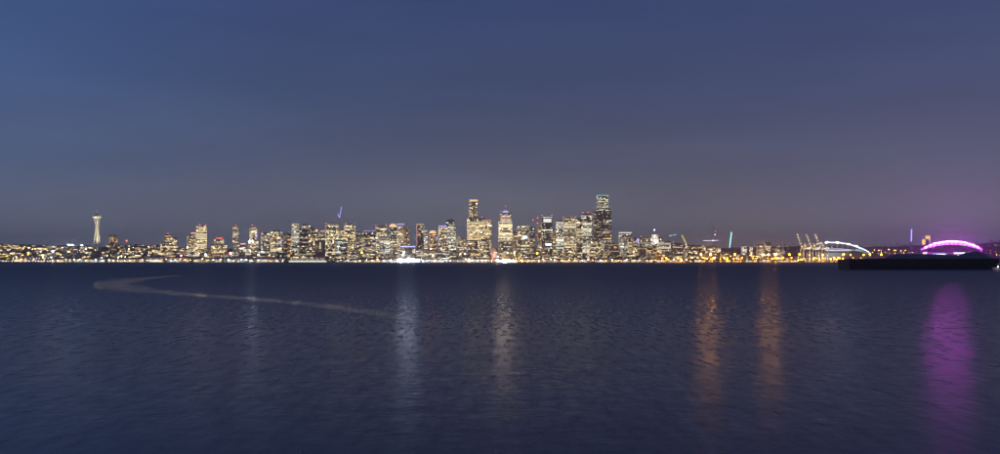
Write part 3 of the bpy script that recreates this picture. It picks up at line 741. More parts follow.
for px, py, Y, lab in ((686, 245, 4290, 'bright white work light at the foot of the yellow crane'), (713, 240.6, 4222, 'white work light at the hub of the flat-jib crane'),
                  (715, 234.6, 4325, 'small white work light below the dim red crane')):
    zb = terrain(px, Y); t = thing('work_light', lab, 'lamp', (wx(px, Y), Y, zb), 0, 'crane work lights')
    MB().tube((0, 0, 0), (0, 0, wz(py, Y) - zb), .3).build('pole', M['steel'], t); MB().ball((0, -1, wz(py, Y) - zb), 1.6).build('lamp_head', EM['violet'], t)

# -- white arched stadium
def arch_pts(xc, half, ybase, ytop, Y, n, y_off=0, zb=0):
    s = Y / F; o = []
    for i in range(n + 1):
        u = -1 + 2 * i / n
        py = ybase - (ybase - ytop) * (1 - u * u) ** .9
        o.append(Vector((u * half * s, y_off, wz(py, Y) - zb)))
    return o
Y = 4050; s = Y / F; pc = 832.0; zb = terrain(pc, Y)
st = thing('stadium', 'white-lit arched stadium roof behind the three container cranes', 'stadium', (wx(pc, Y), Y, zb))
up = arch_pts(pc, 37.5, 252.6, 242.4, Y, 28, 0, zb)[8:]; lo = arch_pts(pc, 36.5, 253.4, 248.6, Y, 28, 0, zb)[8:]
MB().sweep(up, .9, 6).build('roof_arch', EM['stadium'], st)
for i in (4, 8, 12, 15): MB().ball(tuple(up[i] + Vector((0, -1.2, 1))), .55, 8, 5).build('lamp_ball', EM['stad_streak_lamp'], st)  # lamps added on the arch to feed the pale streak on the water
MB().sweep([p + Vector((0, 0, -3.2)) for p in up[1:-1]], .8, 6).build('roof_edge', M['white'], st)
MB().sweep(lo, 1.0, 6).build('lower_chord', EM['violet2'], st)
for i in range(0, 19, 2):
    MB().tube(lo[i], up[i], 1.5, 1.5, 5).build('post', M['white'], st)
rf = MB()
for i in range(20):
    a, b2 = up[i], up[i + 1]; rf.quad([tuple(a + Vector((0, 6, -1))), tuple(b2 + Vector((0, 6, -1))), tuple(b2 + Vector((0, 70, -8))), tuple(a + Vector((0, 70, -8)))])
rf.build('roof_shell', M['steel'], st)
MB().box(-16 * s, 36 * s, 4, 110, 0, wz(252.6, Y) - zb).build('stand', M['concrete'], st)
MB().box(24 * s, 31 * s, 3, 3.8, wz(250.6, Y) - zb, wz(249.2, Y) - zb).build('green_panel', EM['ledgreen'], st)
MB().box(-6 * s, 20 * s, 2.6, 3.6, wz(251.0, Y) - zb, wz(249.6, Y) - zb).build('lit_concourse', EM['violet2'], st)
spot('stadium_floodlight', (wx(pc, Y), Y - 60, zb + 20), (wx(pc, Y), Y, zb + 60), 2.0e5, (.85, .88, 1), 120)

# -- magenta arched arena
Y = 4150; s = Y / F; pc = 951.8; zb = terrain(pc, Y)
ar = thing('ballpark', 'arena roof arch of glowing magenta and pink trusswork, right', 'stadium', (wx(pc, Y), Y, zb))
up = arch_pts(pc, 30.5, 249.6, 241.2, Y, 28, 0, zb); lo = arch_pts(pc, 30.5, 250.4, 244.2, Y, 28, 0, zb)
MB().sweep(up, .85, 6).build('upper_chord', EM['arena'], ar)
MB().sweep(lo, .55, 6).build('lower_chord', EM['arena'], ar)
for i in range(1, 27):
    a, b2 = (up[i], lo[i + 1]) if i % 2 else (lo[i], up[i + 1])
    MB().tube(a + Vector((0, -.3, 0)), b2 + Vector((0, -.3, 0)), .6, .6, 5).build('brace', EM['arena_core'], ar)
up2 = [p + Vector((0, 60, 0)) for p in up]
rf = MB()
for i in range(28):
    a, b2, c2, d2 = lo[i], lo[i + 1], up2[i + 1], up2[i]
    rf.quad([tuple(a + Vector((0, 3, 0))), tuple(b2 + Vector((0, 3, 0))), tuple(c2 + Vector((0, 30, -3))), tuple(d2 + Vector((0, 30, -3)))])
rf.build('roof_shell', M['steel'], ar)
MB().box(-29 * s, 29 * s, 8, 150, 0, wz(252.2, Y) - zb).build('stand', M['concrete'], ar)
for x0, x1, y0, y1, c in ((-18, -4.5, 255.2, 253.6, 'cyanwash'), (-14, -6, 254.6, 253.8, 'ledwhite'), (-3, 19, 255.8, 255.0, 'arena_core'), (3, 14, 253.8, 252.6, 'ledwhite'), (-30, -24, 254, 252, 'whitewash'), (18, 26, 252.8, 251.8, 'whitewash')):
    MB().box(x0 * s, x1 * s, 7.0 + abs(x0) * .01, 7.9, wz(y0, Y) - zb, wz(y1, Y) - zb).build('lit_panel', EM[c], ar)
for x in (-29.6, 29.6):
    MB().box(x * s - 2, x * s + 2, -2, 10, 0, wz(249.8, Y) - zb).build('column', M['concrete'], ar)
for i in range(2, 28, 2):
    MB().ball(tuple(up[i] + Vector((0, -1.4, .2))), .75, 8, 5).build('lamp_ball', EM['arena_streak_lamp'], ar)  # lamps added along the chord to strengthen its magenta streak on the water

# -- tower with gold lit signs beside the arena
Y = 4600; s = Y / F; pc = 926.5; zb = terrain(pc, Y)
gs = thing('sign_tower', 'slim tower carrying two gold-lit blocks left above the magenta arch', 'tower', (wx(pc, Y), Y, zb))
MB().box(-1.6 * s, 3.6 * s, 0, 18, 0, wz(241, Y) - zb).build('wall', WALLS['dark'], gs)
MB().box(-4.6 * s, -1.6 * s, 0, 16, 0, wz(246, Y) - zb).build('annex', WALLS['dark'], gs)
a = MB(); n_ = 14
cxp, czp = -2.9 * s, wz(242.0, Y) - zb
for k in range(2):
    for i in range(n_):
        tt = 2 * math.pi * i / n_; a.v.append((cxp + 1.8 * s * math.cos(tt), -.6 + k * -.8, czp + 2.9 * s * math.sin(tt)))
a.f = [tuple(range(n_ - 1, -1, -1)), tuple(range(n_, 2 * n_))] + [(i, (i + 1) % n_, n_ + (i + 1) % n_, n_ + i) for i in range(n_)]; a.c = [(1, 1, 1)] * len(a.f)
a.build('sign', EM['gold'], gs)
b_ = MB(); q = [(-1.0, 238.9), (3.4, 238.9), (3.4, 235.2), (2.4, 235.8), (1.2, 236.2), (0, 235.8), (-1.0, 235.2)]
for k in (0, 1): b_.v += [(x * s, -.3 - .8 * k, wz(y_, Y) - zb) for x, y_ in q]
m_ = len(q); b_.f = [tuple(range(m_)), tuple(range(2 * m_ - 1, m_ - 1, -1))] + [(m_ + i, m_ + (i + 1) % m_, (i + 1) % m_, i) for i in range(m_)]; b_.c = [(1, 1, 1)] * len(b_.f)
b_.build('sign', EM['gold'], gs)
MB().box(2.8 * s, 3.4 * s, -.9, -.3, wz(243, Y) - zb, wz(239, Y) - zb).build('sign_strip', EM['creamlit'], gs)

# -- container cranes with raised booms
def container_crane(px, Y, label):
    s = Y / F; zb = 3.0
    t = thing('container_crane', label, 'crane', (wx(px, Y), Y, zb), 0, 'container cranes at the port')
    zp = wz(248.2, Y) - zb; W = 10.5; D = 15.0
    mk = M['crane_cream']
    for x in (-W, W):
        for y in (-D, D):
            MB().box(x - .95, x + .95, y - .95, y + .95, 0, zp).build('leg', mk, t)
        MB().box(x - .8, x + .8, -D + 1.3, D - 1.3, 12, 14).build('sill_beam', mk, t)
        MB().box(x - .8, x + .8, -D + 1.3, D - 1.3, zp * .55, zp * .55 + 1.6).build('cross_beam', mk, t)
        MB().tube((x, -D, 14), (x, D, zp * .55), .5).build('diagonal', mk, t)
    for y in (-D, D):
        MB().box(-W + 1.3, W - 1.3, y - .8, y + .8, zp - 2.4, zp - .2).build('portal_beam', mk, t)
    # rear girder runs landward (to the right in view), boom is folded up over the water side (left)
    MB().box(-3.0 * s, 5.4 * s, -2.4, 2.4, zp + .2, zp + 4.2).build('girder', mk, t)
    MB().box(-1.0 * s, 1.6 * s, -3.6, 3.6, zp + 4.4, zp + 4.4 + 3.9 * s * .62).build('machinery_house', M['crane_cream'], t)
    MB().lathe([(1.7 * s, zp + 4.4 + 2.4 * s), (1.9 * s, zp + 4.4 + 3.2 * s), (1.5 * s, zp + 4.4 + 4.2 * s), (.5 * s, zp + 4.4 + 4.8 * s)], .3 * s, 0, 12).build('apex_housing', M['crane_cream'], t)
    hinge = Vector((-3.0 * s, 0, zp + 2)); tip = Vector((-8.2 * s, 0, wz(234.2, Y) - zb))
    bm = MB(); lattice(bm, hinge, tip, 2.2, 8, .95); bm.build('boom', mk, t, 'stuff')
    MB().tube(tip + Vector((-4, 0, -3)), tip + Vector((5, 0, 2.5)), 1.8, 1.5, 6).build('boom_head', mk, t)
    MB().tube(tip + Vector((5, 0, 2)), hinge.lerp(tip, .55) + Vector((7, 0, 3)), .9, .9, 5).build('boom_stay', mk, t)
    MB().tube(hinge.lerp(tip, .45) + Vector((2, 0, 2)), (.3 * s, 0, zp + 4.4 + 4.4 * s), .4, .4, 5).build('stay', mk, t)
    MB().tube((.3 * s, 0, zp + 4.4 + 4.4 * s), (5.2 * s, 0, zp + 4.4), .5, .5, 5).build('backstay', mk, t)
    MB().box(-2.2 * s, -1.3 * s, -1.6, 1.6, zp - 3.2, zp - .4).build('cab', M['white'], t)
    k = 0
    for p_ in [hinge.lerp(tip, f) + Vector((0, -2.6, -1)) for f in (.12, .34, .56, .78, .97)] + [Vector((x * s, -D - 1.6, zp - 3)) for x in (-2, 0, 2)] + [Vector((x * s, -3.4, zp + .4)) for x in (3, 5)] + [Vector((-W + 2, -D - 1.5, 13)), Vector((W - 2, -D - 1.5, 24)), Vector((-.8 * s, -4.4, zp + 9))]:
        MB().ball(tuple(p_), .62, 6, 4).build('lamp_ball', EM['cranelamp'], t)
    return t
EM['cranelamp'] = emit('lamp_crane_amber', (1, .88, .66), 16)
container_crane(805.2, 3230, 'leftmost of the three cream container cranes with raised booms')
container_crane(814.4, 3236, 'middle one of the three cream container cranes with raised booms')
container_crane(823.4, 3242, 'rightmost of the three cream container cranes with raised booms')
for px in (800, 812, 826):
    spot('quay_floodlight', (wx(px, 3180), 3183, 12), (wx(px + 2, 3230), 3236, 46), 1.0e5, (1, .86, .64), 140)

# -- lamps
def lamp(px, py, Y, col, label, r=1.1, name='street_lamp', group='waterfront lamps', zb=None):
    zb = terrain(px, Y) if zb is None else zb
    t = thing(name, label, 'lamp', (wx(px, Y), Y, zb), 0, group)
    h = max(3.0, wz(py, Y) - zb)
    MB().tube((0, 0, 0), (0, 0, h - r * .6), .28, .16, 6).build('pole', M['steel'], t)
    if name == 'high_mast_lamp':
        MB().lathe([(2.2, h - .9), (2.4, h - .5), (2.2, h - .1)], n=12).build('lamp_ring', M['steel'], t)
        MB().lathe([(r * .6, h - 1.0 - r), (r, h - 1.0 - r * .5), (r * .7, h - 1.0)], n=10).build('lamp_head', EM[col], t)
    else:
        MB().ball((0, -.4, h), r, 8, 5).build('lamp_head', EM[col], t)
    return t
PORT = [(701, 254, 1.8), (710.5, 254, 2.0), (714.5, 257.2, 1.7), (735, 254, 2.4), (742, 257, 1.2), (751, 255, 1.2), (763, 254.2, 1.8), (768.5, 254.2, 1.5), (775.4, 254, 2.0), (789.6, 254, 2.2), (799.4, 254, 1.6),
        (822.6, 254.6, 1.9), (843.6, 254, 2.2), (850.6, 254.6, 1.4), (863.6, 254.6, 1.4), (870, 254, 1.9), (881.4, 254.2, 1.8), (693, 257.6, 1.3), (724, 257, 1.3), (783, 257.4, 1.2), (834, 257, 1.2)]
for i, (px, py, r) in enumerate(PORT):
    lamp(px, py, 3290 + (i * 37) % 90, 'strong' if px in (701, 710.5, 714.5, 763, 768.5, 775.4) else 'sodium', 'orange high-mast port lamp %s' % where(px), r, 'high_mast_lamp', 'orange port lamps')
for px, py, col, r, lab in ((522, 260.8, 'sodium', 2.2, 'strong orange lamp at the water edge below the cyan-lit grey tower'), (537, 253.6, 'sodium', 1.7, 'orange lamp below the low mast with a single red light'),
        (361.8, 252.4, 'sodium', 1.9, 'orange lamp above the double-deck roadway'), (404, 252.6, 'white', 2.6, 'brilliant white lamp above the bright ferry dock'), (403, 255, 'white', 1.8, 'lower white lamp above the bright ferry dock'),
        (408.2, 258.8, 'dock', 1.5, 'strong blue-white lamp at the bright ferry dock'), (401.2, 259.6, 'dock', 1.5, 'left blue-white lamp at the dock edge'), (413.4, 259, 'dock', 1.3, 'right blue-white lamp on the dock'), (249.6, 241.2, 'cool', 1.3, 'left of two white rooftop lights near the slim round-topped tower'),
        (252.8, 241.4, 'cool', 1.2, 'right of two white rooftop lights near the slim round-topped tower'), (187.6, 247.4, 'white', 1.6, 'white lamp left below the bright wide tower'), (205.6, 254.6, 'white', 2.0, 'white lamp right below the bright wide tower'),
        (153.4, 260.6, 'white', 1.5, 'bright white lamp at the left pier end'), (148, 261, 'white', 1.3, 'second bright white lamp at the left pier'), (53, 251.4, 'cool', 1.5, 'white flood lamp in the middle of the left hillside'),
        (68.8, 244.8, 'cool', 1.0, 'left stadium lamp on the left hilltop'), (72.4, 245, 'cool', 1.0, 'right stadium lamp on the left hilltop'), (82, 245.2, 'cool', .8, 'small white lamp on the hilltop left of the observation tower'),
        (61, 258.4, 'cool', 1.0, 'bluish lamp above the long white pier'), (465, 254, 'white', 1.7, 'white lamp with pink tint left of the red lit wheel'), (468.6, 260, 'white', 1.8, 'white lamp at the quay left of the wheel'), (489, 260.6, 'ledpink', 2.2, 'pink lamp at the quay beside the wheel'),
        (497.4, 260.2, 'quaywarm', 1.2, 'cream lamp on the quay just right of the wheel'), (503.6, 260.4, 'quaywarm', 1.3, 'cream lamp on the quay below the dome-crowned tower'), (509, 260.2, 'quaywarm', 1.1, 'cream lamp on the quay left of the yellow stair tower'),
        (545, 260.4, 'magenta', 1.7, 'small magenta lamp at the quay'), (514.6, 252.4, 'warm', 1.6, 'yellow-white lamp on top of the yellow lit pier tower'), (431, 248.8, 'redsign', 2.2, 'bright red light below the golden-domed pink tower'), (433, 255.4, 'warm', 1.5, 'amber lamp below the bright red light')):
    lamp(px, py, 3420 if px in (497.4, 503.6, 509, 408.2, 401.2, 413.4, 522, 489, 468.6, 545) else (4060 if py < 249 and 180 < px < 300 else 3585 if px > 160 else 3600 if py > 256 else 4250 if py < 246 else 3900), col, lab, r, 'flood_lamp', 'bright single lamps')
# quay apron in front of the sheds
q_ = MB().box(wx(55, 3414), wx(688, 3414), 3400, 3427.5, -2, 2.4)
tag(q_.build('quay', M['concrete']), kind='structure')
# promenade lamps
k = 0; px = 58.0
while px < 690:
    col = rnd.choice(['warm', 'warm', 'white', 'warm', 'sodium' if px > 560 else 'white'])
    lamp(px, rnd.uniform(259.4, 261.2), 3414, col, '%s promenade lamp %s' % (dict(warm='warm', white='white', sodium='orange')[col], where(px)), rnd.uniform(.35, .7), 'promenade_lamp', 'promenade lamps', 2.4)
    px += rnd.uniform(4.0, 8.0)
px = 690
while px < 846:
    lamp(px, rnd.uniform(258.5, 261.5), 3190, rnd.choice(['amber', 'amber', 'amber', 'sodium']), 'low orange quay lamp %s' % where(px), rnd.uniform(.9, 1.5), 'quay_lamp', 'low port quay lamps')
    px += rnd.uniform(2.5, 5)
for i in range(75):
    px = rnd.uniform(660, 862); Y = rnd.uniform(3215, 3650)
    lamp(px, HY - (3 + rnd.uniform(9, 17) - CH) * F / Y, Y, 'amber', 'small orange yard lamp %s' % where(px), rnd.uniform(1.2, 2.2), 'yard_lamp', 'orange yard lamps at the port')
# lamps on streets between the blocks
for i in range(170):
    px = rnd.uniform(4, 690) if i % 3 else rnd.uniform(4, 170); Y = rnd.uniform(3600, 3930) if i % 3 else rnd.uniform(3600, 4500)
    col = rnd.choice(['warm', 'warm', 'white', 'sodium', 'warm'])
    lamp(px, HY - (terrain(px, Y) + rnd.uniform(8, 12) - CH) * F / Y, Y, col, '%s street lamp between blocks %s' % (dict(warm='warm', white='white', sodium='orange')[col], where(px)), rnd.uniform(.4, .8), 'street_lamp', 'street lamps between the blocks')

# -- long pier with a row of violet-white lamps, far left
def pier(x0, x1, Y, label, depth=40, z=2.6):
    t = thing('pier', label, 'pier', (wx((x0 + x1) / 2, Y), Y, 0), 0, 'piers')
    hw = (x1 - x0) / 2 * Y / F
    MB().box(-hw, hw, -depth / 2, depth / 2, z - .9, z).build('deck', M['timber'], t)
    n_ = int(hw * 2 / 14)
    for i in range(n_ + 1):
        x = -hw + .8 + i * (2 * hw - 1.6) / max(1, n_)
        MB().tube((x, -depth / 2 + .6, -2), (x, -depth / 2 + .6, z - .91), .35, .35, 6).build('pile', M['timber'], t)
    return t
pier(-8, 54, 3470, 'long dark pier lined with small violet-white lamps at far left', 36)
px = 3.0; i = 0
while px < 54:
    lamp(px, 261.1, 3458, 'violet', 'violet-white pier lamp in the lower far left row', .9, 'pier_lamp', 'violet pier lamps', 2.6); px += 2.95; i += 1
for j in range(7):
    lamp(30.5 + j * 2.95, 258.4, 3478, 'violet', 'taller violet-white pier lamp in the short upper row', .75, 'pier_lamp', 'violet pier lamps', 2.6)
lamp(43, 257.2, 3560, 'sodium', 'orange lamp above the far left pier', 1.7, 'flood_lamp', 'bright single lamps')
lamp(22.6, 260.2, 3560, 'ledred', 'small red light above the far left pier', 1.3, 'flood_lamp', 'bright single lamps')
for px, py in ((39, 246.2), (47.5, 246), (57.6, 246.2)):
    pass
lamp(47.6, 245.9, 4690, 'red', 'red light on the left hilltop skyline', 1.8, 'flood_lamp', 'bright single lamps')

# -- pier sheds: lit fronts along the water
def shed(x0, x1, ytop, label, band, wall='white', roof='shedroof', Y=3452, split=2.4, ylow=261.9, yhi=259.6):
    s = Y / F; pc = (x0 + x1) / 2; hw = (x1 - x0) / 2 * s; dp = 40
    t = thing('pier_shed', label, 'building', (wx(pc, Y), Y, 0), 0, 'pier sheds')
    MB().box(-hw, hw, -dp / 2 - 4, dp / 2 + 14, 1.6, 2.6).build('deck', M['timber'], t)
    h = wz(ytop, Y)
    MB().box(-hw + 1, hw - 1, -dp / 2, dp / 2, 2.61, h * .8).build('wall', M['white'] if wall == 'white' else WALLS[wall], t)
    r = MB(); e = .8
    r.v = [(-hw + 1 - e, -dp / 2 - e, h * .8 + .01), (hw - 1 + e, -dp / 2 - e, h * .8 + .01), (hw - 1 + e, dp / 2 + e, h * .8 + .01), (-hw + 1 - e, dp / 2 + e, h * .8 + .01), (-hw + 1 - e, 0, h), (hw - 1 + e, 0, h)]
    r.f = [(3, 2, 1, 0), (0, 1, 5, 4), (2, 3, 4, 5), (0, 4, 3), (1, 2, 5)]; r.c = [(1, 1, 1)] * 5
    r.build('roof', M[roof], t)
    x = -hw + 2.5; zlo, zhi = max(3.0, wz(ylow, Y)), min(h * .8 - .4, wz(yhi, Y))
    while x < hw - 3:
        wd = rnd.uniform(.35, 1.3) * split * s * .75
        if rnd.random() < .80:
            k_ = rnd.choice(band + band + ['dimband', 'creamlit', 'ledorange', 'whitewash', 'goldlow', 'cyandim', 'ledpink'][:rnd.choice([2, 3, 3, 5, 7])])
            zt__ = zlo + (zhi - zlo) * rnd.uniform(.45, 1.15)
            MB().box(x, min(x + wd * .86, hw - 1.5), -dp / 2 - .35, -dp / 2 - .05, zlo, min(zt__, h * .8 - .1)).build('lit_opening', EM[k_], t)
        x += wd
    for q in range(int(hw / 7)):
        xx = -hw + 3 + q * 14
        MB().tube((xx, -dp / 2 - 3.4, -2), (xx, -dp / 2 - 3.4, 1.59), .35, .35, 6).build('pile', M['timber'], t)
    return t
shed(56, 70, 257.6, 'short orange-lit pier shed right of the violet lamp row', ['creamlit', 'goldwash', 'dimband'], split=1.6)
shed(71, 108, 258.4, 'long low white-lit pier shed below the observation tower', ['whitewash', 'dimband', 'whitewash'])
shed(109, 146, 257.6, 'long white-lit pier shed below the red-lit mast', ['whitewash', 'dimband'])
shed(147, 166, 256, 'tall white-lit pier shed with bright lamp, left of the red-roofed shed', ['whitewash', 'dimband'])
rs = shed(170, 193, 256.4, 'red-roofed pier shed with red glowing signs', ['dimband', 'creamlit', 'dimband'], roof='redroof')
for px, py, r in ((181.2, 255.6, 2.2), (186.4, 257.2, 1.9)):
    lamp(px, py, 3478, 'redsign', '%s red sign light on the red-roofed pier shed' % ('left' if px < 184 else 'right'), r, 'sign_light', 'red sign lights', 2.6)
shed(194, 224, 257.4, 'dim mixed-lit pier shed right of the red-roofed shed', ['dimband', 'creamlit', 'dimband', 'dimband'], split=1.8)
shed(225, 249, 257.2, 'pier shed with blue-white arched lit openings', ['cyandim', 'ledwhite', 'cyandim'], split=2.6)
lamp(230.4, 253.4, 3600, 'redsign', 'large soft red sign light above the blue-lit pier shed', 3.0, 'sign_light', 'red sign lights')
shed(250, 281, 257.6, 'long white pier hall left of the ferry', ['whitewash', 'dimband', 'whitewash'])
shed(336, 362, 259.6, 'low dim pier shed right of the ferry', ['dimband', 'creamlit'], split=1.6)
shed(363, 396, 259.4, 'low yellow-lit quay building under the double-deck roadway', ['dimband', 'creamlit', 'goldwash', 'dimband'], split=1.6)
shed(397, 421, 258, 'blazing white ferry dock building with blue roof bar', ['ledwhite', 'whitewash', 'ledwhite'], split=2.0)
shed(422, 448, 258.8, 'pier hall with a long pale-cyan lit front', ['whitewash', 'ledwhite'], split=4)
shed(449, 466, 258.4, 'mixed-lit pier shed left of the pink quay lamp', ['creamlit', 'dimband', 'dimband'], split=1.5)
shed(467, 488, 258.4, 'pinkish lit pier shed left of the red lit wheel', ['creamlit', 'whitewash', 'dimband'], split=1.8)
shed(497, 516, 259.2, 'cream-lit pier shed right of the red lit wheel', ['creamlit', 'dimband', 'creamlit'], split=2.2)
shed(526, 558, 258.8, 'dim pier shed right of the strong orange lamp', ['dimband', 'creamlit', 'dimband', 'dimband'], split=1.5)
shed(560, 592, 258.6, 'long cream-lit pier shed left of the tallest tower', ['creamlit', 'dimband', 'creamlit'])
shed(594, 628, 258.8, 'long cream-lit pier shed below the tallest tower', ['creamlit', 'creamlit', 'dimband'])
shed(630, 652, 259.2, 'lower greenish-lit pier shed below the clock tower', ['dimband', 'yellowlit', 'dimband', 'creamlit'], split=1.5)
shed(654, 684, 259.4, 'orange and cream lit quay shed right of the clock tower', ['goldwash', 'creamlit', 'dimband'], split=1.6)
def port_shed(x0, x1, ytop, label, band):
    return shed(x0, x1, ytop, label, band, 'cream', Y=3180, split=2.0, ylow=262.0, yhi=259.8)
port_shed(688, 704, 258.2, 'golden-lit quay shed at the left end of the port', ['goldwash', 'creamlit'])
port_shed(706, 740, 259.6, 'long golden-lit quay shed below the leaning cyan pole', ['goldwash', 'goldwash', 'goldlow'])
port_shed(742, 770, 258.8, 'cream and golden lit quay shed right of the leaning cyan pole', ['creamlit', 'goldwash', 'goldlow'])
port_shed(772, 796, 259.4, 'golden-lit quay shed left of the container cranes', ['goldwash', 'goldlow', 'creamlit'])
port_shed(798, 842, 260.4, 'low golden-lit quay shed under the container cranes', ['goldwash', 'goldlow', 'goldlow'])

# big white block at the port
wb = thing('port_building', 'blocky white floodlit building at the left end of the golden port lights', 'building', (wx(695.5, 3230), 3230, 3), R(5))
MB().box(-12, 12, -12, 12, 0, wz(255, 3230) - 3).build('wall', WALLS['white'], wb)
MB().box(-12.3, 12.3, -12.3, 12.3, wz(255, 3230) - 2.99, wz(255, 3230) - 2).build('roof', M['roof'], wb)
win = MB(); lit_windows(win, 24, 24, 1, wz(255, 3230) - 3, STY['brightbands'], scale=1.1); win.build('lit_windows', mw, wb, 'stuff', True)
# violet lit kiosk at the port
wb = thing('port_building', 'small violet-lit block among the golden port lights', 'building', (wx(776, 3240), 3240, 3))
MB().box(-5, 5, -5, 5, 0, 13).build('wall', WALLS['white'], wb); MB().box(-3.8, 3.8, -5.5, -5.05, 2, 12).build('lit_front', EM['ledviolet'], wb)

# yellow lit pier tower right of the wheel
yt = thing('stair_tower', 'yellow lit slanting stair tower on the quay right of the dome-crowned tower', 'tower', (wx(515.6, 3560), 3560, 3))
for i in range(5):
    MB().box(-4 + i * 2.2 - 3, -4 + i * 2.2 + 3, -3, 3, 30 - i * 6 - 5.8, 30 - i * 6).build('flight', EM['yellowlit'] if i % 2 == 0 else M['concrete'], yt)  # every other flight glows itself, in place of yellow light falling on it
MB().box(-1, 7, 3.2, 6, -.5, 30).build('core', M['concrete'], yt)

# blue light bar on a roof near the dock
bl = thing('lit_canopy', 'long thin blue-lit roof canopy over the ferry dock', 'canopy', (wx(407.6, 3700), 3700, terrain(407, 3700)))
zc_ = wz(246.6, 3700) - terrain(407, 3700); hw = 7.8 * 3700 / F
MB().box(-hw, hw, -8, 8, zc_ - .5, zc_ + .8).build('roof', M['concrete'], bl)
MB().box(-hw, hw, -8.8, -8.1, zc_ - 1.3, zc_ + 1.3).build('light_bar', EM['ledblue'], bl)
for x in (-hw + 2, 0, hw - 2): MB().tube((x, 0, 0), (x, 0, zc_ - .51), .8).build('column', M['concrete'], bl)

# -- double-deck roadway
vd = thing('elevated_road', 'double-deck elevated road with amber-lit decks right of the ferry', 'bridge', (wx(385, 3565), 3565, 3), 0)
hw = 57 * 3565 / F
zt_ = wz(256.0, 3565) - 3; zl_ = wz(258.4, 3565) - 3
for z_, n_ in ((zt_, 'upper_deck'), (zl_, 'lower_deck')):
    MB().box(-hw, hw, -8, 8, z_ - 1.4, z_).build(n_, M['concrete'], vd)
for i in range(20):
    x = -hw + 4 + i * (2 * hw - 8) / 19
    MB().box(x - .8, x + .8, -6.5, 6.5, 0, zl_ - 1.41).build('column', M['concrete'], vd)
    MB().box(x - .8, x + .8, 5, 7, zl_ + .01, zt_ - 1.41).build('column', M['concrete'], vd)
for i in range(34):
    x = -hw + 5 + i * (2 * hw - 10) / 33
    if rnd.random() < .8: MB().box(x - 3.4, x + 2.6, -8.3, -8.02, zt_ - 1.2, zt_ + .6).build('lit_parapet', EM[rnd.choice(['goldlow', 'creamlit', 'dimband'])], vd)

# -- big wheel seen nearly edge-on
Y = 3475; s = Y / F; Rw = 21.5; zc_ = 31.0
fw = thing('ferris_wheel', 'red lit big wheel on the pier seen almost edge-on', 'ferris wheel', (wx(493.8, Y), Y, 0), R(68))
MB().box(-20, 20, -12, 12, 1.4, 2.6).build('deck', M['timber'], fw)
for y in (-1.6, 1.6):
    pts = [(Rw * math.cos(2 * math.pi * i / 36), y, zc_ + Rw * math.sin(2 * math.pi * i / 36)) for i in range(37)]
    MB().sweep(pts, .28, 4).build('rim', EM['wheelred'], fw)
for i in range(21):
    a = 2 * math.pi * i / 21
    MB().tube((0, -1.6 if i % 2 else 1.6, zc_), (Rw * math.cos(a), -1.6 if i % 2 else 1.6, zc_ + Rw * math.sin(a)), .2, .2, 4).build('spoke', EM['wheelred'], fw)
    gx, gz = (Rw + 1.4) * math.cos(a), zc_ + (Rw + 1.4) * math.sin(a)
    MB().box(gx - 1, gx + 1, -1.1, 1.1, gz - 1.6, gz + .8).build('gondola', M['white'], fw)
for x in (-9, 9):
    for y in (-4.5, 4.5): MB().tube((x, y, 2.6), (0, y * .55, zc_), .6, .5, 6).build('leg', M['white'], fw)
MB().tube((0, -3.2, zc_), (0, 3.2, zc_), 1.6, 1.6, 10).build('hub', EM['ledpink'], fw)

# -- ferry
Y = 2990; s = Y / F
fy = thing('ferry', 'long white passenger ferry with blazing lit decks in front of the city', 'ferry', (wx(308.5, Y), Y, 0))
L2 = 23.5 * s
def hull(mb, L2, W2, z0, z1, rake):
    prof = [(-1, 0), (-.93, .55), (-.8, .9), (-.5, 1), (.5, 1), (.8, .9), (.93, .55), (1, 0)]
    ring0 = [(u * (L2 - rake), -v * W2 * .85, z0) for u, v in prof] + [(u * (L2 - rake), v * W2 * .85, z0) for u, v in reversed(prof[1:-1])]
    ring1 = [(u * L2, -v * W2, z1) for u, v in prof] + [(u * L2, v * W2, z1) for u, v in reversed(prof[1:-1])]
    n_ = len(ring0); k = len(mb.v); mb.v += ring0 + ring1
    for i in range(n_): mb.f.append((k + i, k + (i + 1) % n_, k + n_ + (i + 1) % n_, k + n_ + i)); mb.c.append((1, 1, 1))
    mb.f.append(tuple(k + i for i in reversed(range(n_)))); mb.c.append((1, 1, 1)); mb.f.append(tuple(k + n_ + i for i in range(n_))); mb.c.append((1, 1, 1))
    return mb
hull(MB(), L2, 12.5, -1.5, 3.2, 8).build('hull', M['ferrygreen'], fy)
hull(MB(), L2 * .985, 12.3, 3.21, 9.0, -1).build('car_deck', M['white'], fy)
hull(MB(), L2 * .90, 11.6, 9.01, 13.2, 0).build('passenger_deck', M['white'], fy)
hull(MB(), L2 * .80, 8.5, 13.21, 15.4, 0).build('sun_deck', M['ferrygreen'], fy)
n_ = 26
for i in range(n_):
    x = -L2 * .80 + i * L2 * 1.6 / n_
    MB().box(x, x + L2 * 1.6 / n_ * .86, -12.75, -12.5, 4.4, 8.2).build('car_deck_opening', EM['whitewash'], fy)
    MB().box(x * .92, x * .92 + L2 * 1.6 / n_ * .75, -11.95, -11.7, 10.2, 12.0).build('window', EM['dimband' if i % 4 else 'creamlit'], fy)
for i in range(22):
    x = -L2 * .72 + i * L2 * 1.44 / 22
    MB().box(x, x + L2 * 1.44 / 22 * .9, -8.9, -8.6, 14.3, 15.2).build('deck_lamp', EM['ledorange' if i % 3 else 'goldlow'], fy)
for x in (-1, 1):
    MB().box(x * L2 * .62 - 5, x * L2 * .62 + 5, -4, 4, 15.41, 19).build('wheelhouse', M['white'], fy)
MB().box(-5, 5, -3, 3, 15.41, 20.99, .8).build('funnel', M['ferrygreen'], fy)
